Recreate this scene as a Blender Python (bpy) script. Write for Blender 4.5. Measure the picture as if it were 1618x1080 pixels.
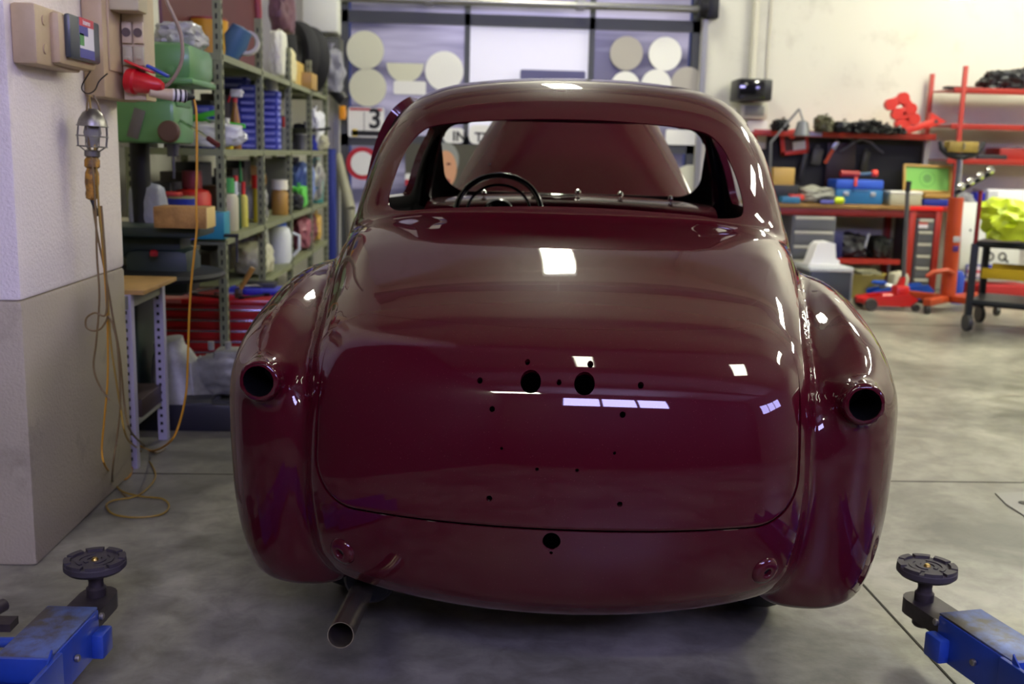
import bpy, bmesh, math, random
import numpy as np
from mathutils import Vector, Matrix, noise as mnoise
for _o in list(bpy.data.objects): bpy.data.objects.remove(_o, do_unlink=True)
random.seed(7); rng=np.random.default_rng(7)
SC=bpy.context.scene; COL=SC.collection
# ------------------------------------------------------------------ camera
F=1650; H=1.25; YAW=math.radians(2.8); PITCH=math.radians(10.2); ROLL=math.radians(1.45)
fw=np.array([math.sin(YAW)*math.cos(PITCH),math.cos(YAW)*math.cos(PITCH),-math.sin(PITCH)])
_r=np.array([math.cos(YAW),-math.sin(YAW),0]); _u=np.cross(_r,fw)
r=math.cos(ROLL)*_r+math.sin(ROLL)*_u; u=-math.sin(ROLL)*_r+math.cos(ROLL)*_u
C=np.array([0,0,H])
def at(px,py,**k):
    d=fw+r*(px-809)/F-u*(py-540)/F
    (a,v),=k.items(); i='xyz'.index(a); return C+d*(v-C[i])/d[i]
cam=bpy.data.cameras.new('camera'); cam.sensor_width=36; cam.lens=F*36/1618
cam.dof.use_dof=True; cam.dof.focus_distance=2.35; cam.dof.aperture_fstop=3.6
co=bpy.data.objects.new('camera',cam); COL.objects.link(co)
co.matrix_world=Matrix(((r[0],u[0],-fw[0],0),(r[1],u[1],-fw[1],0),(r[2],u[2],-fw[2],H),(0,0,0,1)))
SC.camera=co
# ------------------------------------------------------------------ exposure, world
SC.view_settings.view_transform='Standard'; SC.view_settings.look='None'
SC.view_settings.exposure=0.45; SC.view_settings.gamma=1; SC.view_settings.use_curve_mapping=False
W=bpy.data.worlds.new('world'); SC.world=W; W.use_nodes=True
W.node_tree.nodes['Background'].inputs[0].default_value=(.30,.35,.9,1); W.node_tree.nodes['Background'].inputs[1].default_value=.12
# light strengths (emission of the lamps and of the daylight windows)
E_TUBE=50.0; E_WIN=24.0; E_SIDE=15.0; WARM=(1,.985,.80); BLUE=(.50,.46,1.0)
# ------------------------------------------------------------------ materials
def lin(h):
    if isinstance(h,str):
        h=h.lstrip('#'); c=[int(h[i:i+2],16)/255 for i in (0,2,4)]
    else: c=h
    return tuple((x/12.92 if x<=.04045 else ((x+.055)/1.055)**2.4) for x in c)+(1,)
MATS={}
def mat(name,col,rough=.5,metal=0,var=0,vscale=8,bump=0,bscale=60,coat=0,trans=0,emit=0,alpha=1,col2=None,ecol=None):
    if name in MATS: return MATS[name]
    m=bpy.data.materials.new(name); m.use_nodes=True; nt=m.node_tree; b=nt.nodes['Principled BSDF']
    c=lin(col); b.inputs['Base Color'].default_value=c; b.inputs['Roughness'].default_value=rough
    b.inputs['Metallic'].default_value=metal; b.inputs['Coat Weight'].default_value=coat; b.inputs['Coat Roughness'].default_value=.05
    b.inputs['Transmission Weight'].default_value=trans; b.inputs['Alpha'].default_value=alpha
    if emit: b.inputs['Emission Color'].default_value=(ecol+(1,) if ecol else c); b.inputs['Emission Strength'].default_value=emit
    if var or bump: tc=nt.nodes.new('ShaderNodeTexCoord')
    if var:
        n=nt.nodes.new('ShaderNodeTexNoise'); n.inputs['Scale'].default_value=vscale; n.inputs['Detail'].default_value=6; n.inputs['Roughness'].default_value=.65
        nt.links.new(tc.outputs['Object'],n.inputs['Vector'])
        rp=nt.nodes.new('ShaderNodeValToRGB'); c2=lin(col2) if col2 else tuple(x*.45 for x in c[:3])+(1,)
        rp.color_ramp.elements[0].color=c2; rp.color_ramp.elements[1].color=c
        rp.color_ramp.elements[0].position=.5-.25/max(var,.01)*.4; rp.color_ramp.elements[1].position=.5+.12
        if var<1:
            mx=nt.nodes.new('ShaderNodeMix'); mx.data_type='RGBA'; mx.inputs['Factor'].default_value=var
            mx.inputs[6].default_value=c; nt.links.new(rp.outputs[0],mx.inputs[7]); nt.links.new(n.outputs[0],rp.inputs[0]); nt.links.new(mx.outputs[2],b.inputs['Base Color'])
        else: nt.links.new(n.outputs[0],rp.inputs[0]); nt.links.new(rp.outputs[0],b.inputs['Base Color'])
    if bump:
        n=nt.nodes.new('ShaderNodeTexNoise'); n.inputs['Scale'].default_value=bscale; n.inputs['Detail'].default_value=5
        nt.links.new(tc.outputs['Object'],n.inputs['Vector']); bm=nt.nodes.new('ShaderNodeBump'); bm.inputs['Strength'].default_value=bump; bm.inputs['Distance'].default_value=.01
        nt.links.new(n.outputs[0],bm.inputs['Height']); nt.links.new(bm.outputs[0],b.inputs['Normal'])
    MATS[name]=m; return m
def hexm(col,rough=.5,metal=0,**k):
    return mat('paint_%s_%s_%s'%(col.lstrip('#'),rough,metal),col,rough,metal,**k)
# ------------------------------------------------------------------ mesh helpers
class MB:
    def __init__(s): s.v=[]; s.f=[]; s.m=[]; s.mi=0
    def add(s,v,f,M=None):
        n=len(s.v)
        for p in v:
            p=Vector(p)
            if M is not None: p=M@p
            s.v.append(tuple(p))
        for q in f: s.f.append(tuple(n+i for i in q)); s.m.append(s.mi)
        return s
    def box(s,c,d,b=0,R=None):
        x,y,z=[k/2 for k in d]; b=min(b,x*.9,y*.9,z*.9)
        M=Matrix.Translation(c)@(R.to_4x4() if R is not None else Matrix.Identity(4))
        if b<=0:
            v=[(i*x,j*y,k*z) for i in (-1,1) for j in (-1,1) for k in (-1,1)]
            f=[(0,1,3,2),(4,6,7,5),(0,4,5,1),(2,3,7,6),(0,2,6,4),(1,5,7,3)]
            return s.add(v,f,M)
        bm=bmesh.new(); bmesh.ops.create_cube(bm,size=1)
        for w in bm.verts: w.co=Vector((w.co.x*2*x,w.co.y*2*y,w.co.z*2*z))
        bmesh.ops.bevel(bm,geom=bm.edges[:],offset=b,segments=2,affect='EDGES',profile=.5)
        bm.verts.index_update(); s.add([w.co.copy() for w in bm.verts],[[w.index for w in q.verts] for q in bm.faces],M); bm.free(); return s
    def lathe(s,prof,n=20,M=None,closed=False):
        v=[];f=[]; k=len(prof)
        for i in range(n):
            a=2*math.pi*i/n
            for (rr,z) in prof: v.append((rr*math.cos(a),rr*math.sin(a),z))
        for i in range(n):
            j=(i+1)%n
            for q in range(k-1 if not closed else k):
                w=(q+1)%k; f.append((i*k+q,j*k+q,j*k+w,i*k+w))
        if not closed:
            if prof[0][0]>1e-6: f.append(tuple(i*k for i in range(n))[::-1])
            if prof[-1][0]>1e-6: f.append(tuple(i*k+k-1 for i in range(n)))
        return s.add(v,f,M)
    def cyl(s,a,b,r1,r2=None,n=16,bev=0):
        a=Vector(a);b=Vector(b);r2=r1 if r2 is None else r2; d=b-a; L=d.length
        M=Matrix.Translation(a)@d.to_track_quat('Z','Y').to_matrix().to_4x4()
        pr=[(r1,0),(r2,L)] if not bev else [(r1-bev,0),(r1,bev),(r2,L-bev),(r2-bev,L)]
        return s.lathe(pr,n,M)
    def tube(s,pts,rad,n=8,closed=False):
        pts=[Vector(p) for p in pts]; N=len(pts); v=[];f=[]; up=None
        for i,p in enumerate(pts):
            a=pts[(i-1)%N] if (closed or i) else p; b=pts[(i+1)%N] if (closed or i<N-1) else p
            t=(b-a).normalized()
            if up is None: up=Vector((0,0,1)) if abs(t.z)<.9 else Vector((1,0,0))
            x=t.cross(up); x=x.normalized() if x.length>1e-6 else t.orthogonal().normalized(); y=x.cross(t).normalized(); up=y
            rr=rad[i] if hasattr(rad,'__len__') else rad
            for k in range(n):
                an=2*math.pi*k/n; v.append(p+x*rr*math.cos(an)+y*rr*math.sin(an))
        for i in range(N if closed else N-1):
            j=(i+1)%N
            for k in range(n): f.append((i*n+k,i*n+(k+1)%n,j*n+(k+1)%n,j*n+k))
        if not closed: f.append(tuple(range(n))); f.append(tuple(range((N-1)*n,N*n))[::-1])
        return s.add(v,f)
    def prism(s,outline,a,b,M=None):   # outline (x,z) extruded along y from a to b
        n=len(outline); v=[(x,a,z) for x,z in outline]+[(x,b,z) for x,z in outline]
        f=[tuple(range(n)),tuple(range(n,2*n))[::-1]]+[(i,i+n,(i+1)%n+n,(i+1)%n) for i in range(n)]
        return s.add(v,f,M)
    def blob(s,c,d,amp=.2,fr=3,seed=0,n=20,flat=.0):   # crumpled cloth or film: folds from ridged noise
        bm=bmesh.new(); bmesh.ops.create_icosphere(bm,subdivisions=4,radius=1); vs=[]; off=Vector((seed*3.1,seed*1.7,seed*.9))
        for w in bm.verts:
            p=w.co; m=max(abs(p.x),abs(p.y),abs(p.z)); sq=p*(1+(1/m-1)*.45)
            k=1+amp*1.1*(mnoise.noise(p*fr*.55+off)+.0)+amp*.9*(.35-abs(mnoise.noise(p*fr*1.1+off)))*1.6+amp*.5*(.3-abs(mnoise.noise(p*fr*2.6+off)))*1.5
            q=Vector((sq.x*k*.85,sq.y*k*.85,max(sq.z*k*.85,-.9+flat)))
            vs.append((c[0]+q.x*d[0]/2,c[1]+q.y*d[1]/2,c[2]+q.z*d[2]/2))
        bm.verts.index_update(); s.add(vs,[[w.index for w in q.verts] for q in bm.faces]); bm.free(); return s
    def build(s,name,m,parent=None,ang=35,smooth=True):
        me=bpy.data.meshes.new(name); me.from_pydata(s.v,[],s.f)
        for k in (m if isinstance(m,(list,tuple)) else [m]): me.materials.append(k)
        if any(s.m): me.polygons.foreach_set('material_index',s.m)
        bm=bmesh.new(); bm.from_mesh(me); bmesh.ops.recalc_face_normals(bm,faces=bm.faces); bm.to_mesh(me); bm.free()
        if smooth: me.shade_smooth(); me.set_sharp_from_angle(angle=math.radians(ang))
        o=bpy.data.objects.new(name,me); COL.objects.link(o)
        if parent is not None: o.parent=parent
        return o
def empty(name,loc=(0,0,0),rz=0,M=None):
    o=bpy.data.objects.new(name,None); COL.objects.link(o); o.empty_display_size=.05
    if M is not None: o.matrix_world=M
    else: o.location=loc; o.rotation_euler=(0,0,rz)
    return o
def tag(o,label,cat,group=None,kind=None):
    o['label']=label; o['category']=cat
    if group: o['group']=group
    if kind: o['kind']=kind
    return o
def struct(name,mb,m,**k):
    o=mb.build(name,m,**k); o['kind']='structure'; return o
def copy_tree(o,parent=None):
    c=o.copy(); COL.objects.link(c)
    if parent is not None: c.parent=parent
    for ch in o.children: copy_tree(ch,c)
    return c
def text(s,size,m,parent,M,name='lettering',ext=.0006,bold=True,align='CENTER'):
    cu=bpy.data.curves.new(name,'FONT'); cu.body=s; cu.size=size; cu.extrude=ext; cu.align_x=align; cu.align_y='CENTER'
    if bold: cu.offset=size*.025
    t=bpy.data.objects.new('tmp',cu); COL.objects.link(t); dg=bpy.context.evaluated_depsgraph_get()
    me=bpy.data.meshes.new_from_object(t.evaluated_get(dg)); bpy.data.objects.remove(t)
    me.materials.clear(); me.materials.append(m); o=bpy.data.objects.new(name,me); COL.objects.link(o)
    if parent is not None: o.parent=parent
    o.matrix_local=M; return o
def FACE(x,y,z,s=1): # matrix for things facing -Y
    return Matrix.Translation((x,y,z))@Matrix.Rotation(math.pi/2,4,'X')
def PB(x0,y0,x1,y1,Y,dep):   # pixel rectangle at depth Y -> centre and size of a box whose front face is there
    a=at(x0,(y0+y1)/2,y=Y); b=at(x1,(y0+y1)/2,y=Y); t=at((x0+x1)/2,y0,y=Y); q=at((x0+x1)/2,y1,y=Y)
    return ((a[0]+b[0])/2,Y+dep/2,(t[2]+q[2])/2),(b[0]-a[0],dep,t[2]-q[2])
def rrect(w,h,rad,n=6,cx=0,cz=0):
    o=[]
    for k,(sx,sz) in enumerate(((1,1),(-1,1),(-1,-1),(1,-1))):
        for i in range(n+1):
            a=math.pi/2*(k+i/n); o.append((cx+sx*(w/2-rad)+rad*math.cos(a),cz+sz*(h/2-rad)+rad*math.sin(a)))
    return o
CA=math.radians(6.2); CO=np.array([0.194,2.085])
CX=np.array([math.cos(CA),-math.sin(CA)]); CY=np.array([math.sin(CA),math.cos(CA)])
def c2w(p):
    p=np.asarray(p,float); xy=CO+p[...,0:1]*CX+p[...,1:2]*CY
    return np.concatenate([xy,p[...,2:3]],-1)
def w2c(p):
    p=np.asarray(p,float); d=p[...,:2]-CO
    return np.stack([d@CX,d@CY,p[...,2]],-1)
def spline(pts,n=24,closed=True):
    pts=np.array(pts,float); N=len(pts); out=[]
    for i in range(N if closed else N-1):
        p0,p1,p2,p3=[pts[(i+k)%N] if closed else pts[min(max(i+k,0),N-1)] for k in (-1,0,1,2)]
        t=np.linspace(0,1,n,endpoint=False)[:,None]
        out.append(.5*((2*p1)+(-p0+p2)*t+(2*p0-5*p1+4*p2-p3)*t**2+(-p0+3*p1-3*p2+p3)*t**3))
    return np.vstack(out)
class Prof:      # signed distance table of a closed outline in (y,z)
    def __init__(s,pts,n=8):
        c=spline(pts,n); s.y0,s.z0=-.6,-.3; s.h=.02
        Y,Z=np.meshgrid(np.arange(s.y0,4.6,s.h),np.arange(s.z0,2.1,s.h),indexing='ij')
        d=np.full(Y.shape,9.); ins=np.zeros(Y.shape,bool); N=len(c)
        for i in range(N):
            a=c[i];b=c[(i+1)%N];e=b-a;L=e@e
            if L<1e-12: continue
            t=np.clip(((Y-a[0])*e[0]+(Z-a[1])*e[1])/L,0,1)
            d=np.minimum(d,np.hypot(Y-a[0]-t*e[0],Z-a[1]-t*e[1]))
            cond=(a[1]>Z)!=(b[1]>Z)
            if abs(e[1])>1e-12: ins^=cond&(Y<a[0]+(Z-a[1])/e[1]*e[0])
        s.t=np.where(ins,-d,d)
    def __call__(s,y,z):
        u=np.clip((y-s.y0)/s.h,0,s.t.shape[0]-1.001); v=np.clip((z-s.z0)/s.h,0,s.t.shape[1]-1.001)
        i=u.astype(int); j=v.astype(int); f=u-i; g=v-j; t=s.t
        # smooth (cubic-ish) blending keeps reflections clean
        def h(a,b,c,d,x): return .5*((2*b)+(-a+c)*x+(2*a-5*b+4*c-d)*x*x+(-a+3*b-3*c+d)*x**3)
        I=[np.clip(i+k,0,t.shape[0]-1) for k in (-1,0,1,2)]; J=[np.clip(j+k,0,t.shape[1]-1) for k in (-1,0,1,2)]
        return h(*[h(*[t[a,b] for b in J],g) for a in I],f)
def smax(a,b,k): 
    h=np.maximum(k-np.abs(a-b),0)/k; return np.maximum(a,b)+h*h*h*k/6
def smin(a,b,k): return -smax(-a,-b,k)
def itp(v,xs,ys):
    # smooth monotone-ish 1-D interpolation from a fine Catmull table
    k=('t',tuple(xs),tuple(ys))
    if k not in itp.c:
        c=spline(list(zip(xs,ys)),16,False); c=np.vstack([c,[xs[-1],ys[-1]]]); itp.c[k]=c
    c=itp.c[k]; return np.interp(v,c[:,0],c[:,1])
itp.c={}
HULL=Prof([(.13,.235),(.04,.285),(.006,.37),(-.008,.48),(-.005,.6),(.012,.7),(.05,.79),(.14,.868),(.3,.925),(.5,.975),(.75,1.03),(1.0,1.07),(1.3,1.08),(2.0,1.05),(2.6,1.05),(3.0,.99),(3.5,.88),(3.75,.72),(3.8,.5),(3.7,.25),(3.4,.2),(2,.22),(1,.22),(.4,.225)])
CAB=Prof([(.93,.98),(1.04,1.11),(1.15,1.25),(1.26,1.355),(1.40,1.44),(1.6,1.502),(1.85,1.525),(2.15,1.51),(2.35,1.47),(2.46,1.40),(2.6,1.24),(2.75,1.08),(2.7,.9),(1.2,.85)])
FEN=Prof([(.30,.205),(.215,.26),(.185,.4),(.175,.55),(.178,.66),(.195,.74),(.235,.79),(.32,.84),(.46,.88),(.7,.915),(1.0,.92),(1.35,.885),(1.6,.8),(1.8,.6),(1.9,.3),(1.5,.22),(.6,.22)])
def body(x,y,z):
    ax=np.abs(x); x2=x*x
    # main hull: crown and plan curvature by warping
    yy=y-.32*x2*np.clip(1.2-y,0,1)-.35*x2*x2; kz=np.clip((z-.25)/.4,0,1); kz=kz*kz*(3-2*kz); zz=z+(.07*x2+.12*x2*x2)*kz-.12*x2*(1-kz)
    w=itp(y,[-.6,0,.3,.7,1.2,1.8,2.4,3.0,3.5,4.6],[.555,.572,.59,.65,.715,.73,.71,.62,.50,.35])
    w=w+itp(z,[0,.2,.5,.8,1.0,1.2],[-.07,-.03,0,-.0,-.02,-.08])
    hull=smax(HULL(yy,zz),ax-w,.15)
    # cabin
    yc=y-.38*x2*np.clip(1.9-y,0,1)+.18*x2*np.clip(y-2,0,1); zc=z+.12*x2+.25*x2*x2
    wc=itp(z,[0,.9,1.05,1.2,1.35,1.5,1.7],[.725,.72,.708,.678,.642,.603,.54])+itp(y,[0,1.0,1.6,2.2,2.8,3],[-.05,-.02,.0,0,-.03,-.04])
    cab=smax(CAB(yc,zc),ax-wc,.24)
    f=smin(hull,cab,.07)
    # rear fenders
    yf=y-.9*np.maximum(ax-.60,0)**2*3; kf=np.clip((z-.4)/.3,0,1); zf=z+(2.6*(ax-.69)**2+.35*np.maximum(.69-ax,0))*kf*kf*(3-2*kf)
    wo=itp(z,[0,.25,.4,.6,.75,.9,1.1],[.715,.765,.797,.808,.812,.80,.75])+.035*np.exp(-((y-1.05)/.35)**2)
    fen=smax(smax(FEN(yf,zf),ax-wo,.17),.47-ax,.15)
    f=smin(f,fen,.045)
    # front fenders
    r=np.hypot((y-3.0)/1.0,(z-.45)/.62); ff=(np.sqrt(((y-3.05)/.75)**4+((z-.42)/.42)**4+((ax-.45)/.30)**4+1e-9)**.5-1)*.3
    f=smin(f,ff,.08)
    f=smax(f,.16-z,.03)
    # tail lamp housings
    r=np.hypot(ax-.668,z-.735); tl=smax(smax(r-.0465,y-.45,.01),.150-y+.05*(z-.735),.014)
    f=smin(f,tl,.06)
    # bumper-bracket bosses
    return f
# ------------------------------------------------------------------ surface extraction of the car body
def bodyv(P): return body(P[:,0],P[:,1],P[:,2])
def grad(P,e=.0015):
    g=np.stack([bodyv(P+np.eye(3)[k]*e)-bodyv(P-np.eye(3)[k]*e) for k in range(3)],1)/(2*e); return g
def project(P,it=3):
    for _ in range(it):
        g=grad(P); f=bodyv(P); P=P-np.clip(f/np.maximum((g*g).sum(1),.05),-.02,.02)[:,None]*g
    return P
def nets():
    h=.0145; n=62; xs=(np.arange(-n,n)+.5)*h; ys=np.arange(-.06,3.95,h); zs=np.arange(.11,1.58,h)
    hx=xs[n:]; X,Y,Z=np.meshgrid(hx,ys,zs,indexing='ij'); v=body(X,Y,Z); v=np.concatenate([v[::-1],v],0)
    s=v<0; nx,ny,nz=s.shape
    cnt=np.zeros((nx-1,ny-1,nz-1),np.int8)
    for a in (0,1):
        for b in (0,1):
            for c in (0,1): cnt+=s[a:nx-1+a,b:ny-1+b,c:nz-1+c]
    act=np.argwhere((cnt>0)&(cnt<8)); idx=-np.ones(cnt.shape,int); idx[tuple(act.T)]=np.arange(len(act))
    acc=np.zeros((len(act),3)); num=np.zeros(len(act))
    cor=[(a,b,c) for a in (0,1) for b in (0,1) for c in (0,1)]
    for i,p in enumerate(cor):
        for q in cor[i+1:]:
            if sum(abs(p[k]-q[k]) for k in range(3))!=1: continue
            A=v[tuple((act+p).T)]; B=v[tuple((act+q).T)]; m=(A<0)!=(B<0); t=np.where(m,A/np.where(m,A-B,1),0)
            acc+=np.where(m[:,None],np.array(p)+t[:,None]*(np.array(q)-np.array(p)),0); num+=m
    P=(act+acc/num[:,None])*h+np.array([xs[0],ys[0],zs[0]])
    quads=[]
    for ax in range(3):
        sl=[slice(None)]*3; sh=[slice(None)]*3; sl[ax]=slice(0,-1); sh[ax]=slice(1,None)
        e=np.argwhere(s[tuple(sl)]!=s[tuple(sh)]); o1,o2=[k for k in range(3) if k!=ax]
        e=e[(e[:,o1]>0)&(e[:,o2]>0)&(e[:,o1]<s.shape[o1]-1)&(e[:,o2]<s.shape[o2]-1)]
        def c(d1,d2):
            q=e.copy(); q[:,o1]-=d1; q[:,o2]-=d2; return idx[tuple(q.T)]
        Q=np.stack([c(0,0),c(1,0),c(1,1),c(0,1)],1)
        inside=s[tuple(e.T)]; flip=inside if ax!=1 else ~inside
        Q[flip]=Q[flip][:,::-1]; quads.append(Q)
    Q=np.concatenate(quads); P=project(P,4)
    T=np.concatenate([Q[:,[0,1,2]],Q[:,[0,2,3]]]); 
    # orient outward
    nrm=np.cross(P[T[:,1]]-P[T[:,0]],P[T[:,2]]-P[T[:,0]]); g=grad(P[T].mean(1)); bad=(nrm*g).sum(1)<0; T[bad]=T[bad][:,::-1]
    return P,T
def clip(P,T,G):          # keep the part of the triangle mesh where G(P) > 0
    g=G(P); s=g>0; k=s[T].sum(1); out=[T[k==3]]; P=list(P); cache={}
    def cut(a,b):
        key=(a,b) if a<b else (b,a)
        if key not in cache:
            t=g[a]/(g[a]-g[b]); p=P[a]+(P[b]-P[a])*t; cache[key]=len(P); P.append(p)
        return cache[key]
    new=[]
    for t in T[(k==1)|(k==2)].tolist():
        i=[j for j in range(3) if s[t[j]]]
        if len(i)==1: a,b,c=t[i[0]],t[(i[0]+1)%3],t[(i[0]+2)%3]; new.append((a,cut(a,b),cut(a,c)))
        else:
            j=[q for q in range(3) if not s[t[q]]][0]; c,a,b=t[j],t[(j+1)%3],t[(j+2)%3]
            x,y=cut(b,c),cut(a,c); new.append((a,b,x)); new.append((a,x,y))
    T=np.concatenate([out[0],np.array(new,int).reshape(-1,3)]); P=np.array(P)
    used=np.unique(T); re=-np.ones(len(P),int); re[used]=np.arange(len(used)); return P[used],re[T]
def sheet(name,P,T,mats,parent,thick=.004,N=None,shift=None,normals=True):   # double-walled panel with closed rim
    if N is None: N=grad(P)
    N=N/np.linalg.norm(N,axis=1)[:,None]; n=len(P); In=P-N*thick
    E={}
    for t in T.tolist():
        for a,b in ((t[0],t[1]),(t[1],t[2]),(t[2],t[0])):
            if (b,a) in E: del E[(b,a)]
            else: E[(a,b)]=1
    E=list(E); V=[P,In]; Fc=[tuple(t) for t in T.tolist()]+[(t[2]+n,t[1]+n,t[0]+n) for t in T.tolist()]; Nn=[N,-N]
    k=2*n; rp=[];rn=[]
    for a,b in E:
        d=P[b]-P[a]; o=np.cross(d,N[a]); L=np.linalg.norm(o); o=o/L if L>1e-9 else N[a]
        rp+= [P[a],P[b],In[b],In[a]]; rn+=[o]*4; Fc.append((k+1,k,k+3,k+2)); k+=4
    if rp: V.append(np.array(rp)); Nn.append(np.array(rn))
    V=np.vstack(V); Nn=np.vstack(Nn)
    me=bpy.data.meshes.new(name); me.from_pydata(V.tolist(),[],Fc)
    for m in mats: me.materials.append(m)
    mi=[0]*len(T)+[1]*len(T)+[0]*len(E); me.polygons.foreach_set('material_index',mi)
    me.shade_smooth()
    if normals: me.normals_split_custom_set_from_vertices(Nn.tolist())
    o=bpy.data.objects.new(name,me); COL.objects.link(o); o.parent=parent; return o
def sdr(x,z,cx,cz,hx,hz,rad):   # signed distance to a rounded rectangle
    qx=np.abs(x-cx)-hx+rad; qz=np.abs(z-cz)-hz+rad
    return np.hypot(np.maximum(qx,0),np.maximum(qz,0))+np.minimum(np.maximum(qx,qz),0)-rad
def poly_sd(x,z,poly):
    d=np.full(x.shape,9.); ins=np.zeros(x.shape,bool); N=len(poly)
    for i in range(N):
        a=poly[i];b=poly[(i+1)%N];e=b-a;L=e@e
        if L<1e-12: continue
        t=np.clip(((x-a[0])*e[0]+(z-a[1])*e[1])/L,0,1); d=np.minimum(d,np.hypot(x-a[0]-t*e[0],z-a[1]-t*e[1]))
        c=(a[1]>z)!=(b[1]>z)
        if abs(e[1])>1e-12: ins^=c&(x<a[0]+(z-a[1])/e[1]*e[0])
    return np.where(ins,-d,d)
WIN=spline([(-.562,1.10),(-.553,1.16),(-.532,1.235),(-.49,1.305),(-.42,1.338),(-.2,1.357),(0,1.362),(.2,1.357),(.40,1.338),(.468,1.300),(.505,1.235),(.53,1.16),(.538,1.10),(.520,1.078),(.45,1.074),(.38,1.083),(.19,1.095),(0,1.10),(-.19,1.095),(-.38,1.083),(-.50,1.070),(-.545,1.075)],6)
def lid_sd(x,z):
    zz=z-.03*(x/.53)**2*(z<.6)
    return sdr(x,z-.0*x,0,.6775,.532,.2,.1)-0
def gapw(z):
    k=np.clip((z-.70)/.10,0,1); return .0024-.0023*k*k*(3-2*k)
HOLES=[(-.053,.78,.0215),(.059,.78,.0215),(-.062,.815,.0055),(.070,.815,.0065),(-.160,.777,.006),(.006,.781,.0055),(.176,.779,.0065),(-.131,.724,.006),(.140,.723,.0065),(-.108,.646,.0035),(.126,.646,.0035),(-.033,.607,.004),(.050,.608,.004),(-.131,.539,.0065),(.141,.539,.006)]
BHOLES=[(.002,.452,.019),(.002,.425,.004),(-.467,.365,.0095),(.470,.367,.0095)]
PAINT=None
def car_paint():
    CLR=(.058,.0011,.0072,1)
    m=bpy.data.materials.new('maroon_car_paint'); m.use_nodes=True; nt=m.node_tree; b=nt.nodes['Principled BSDF']
    b.inputs['Base Color'].default_value=CLR; b.inputs['Roughness'].default_value=.42; b.inputs['IOR'].default_value=1.5
    b.inputs['Coat Weight'].default_value=1; b.inputs['Coat Roughness'].default_value=.025; b.inputs['Coat IOR'].default_value=1.5; b.inputs['Specular IOR Level'].default_value=.04
    tc=nt.nodes.new('ShaderNodeTexCoord'); n=nt.nodes.new('ShaderNodeTexNoise'); n.inputs['Scale'].default_value=420; n.inputs['Detail'].default_value=2
    nt.links.new(tc.outputs['Object'],n.inputs['Vector']); rp=nt.nodes.new('ShaderNodeValToRGB')   # fine settled dust
    rp.color_ramp.elements[0].position=.70; rp.color_ramp.elements[0].color=CLR; rp.color_ramp.elements[1].position=.76; rp.color_ramp.elements[1].color=(.16,.05,.06,1)
    nt.links.new(n.outputs[0],rp.inputs[0]); nt.links.new(rp.outputs[0],b.inputs['Base Color']); return m
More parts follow.
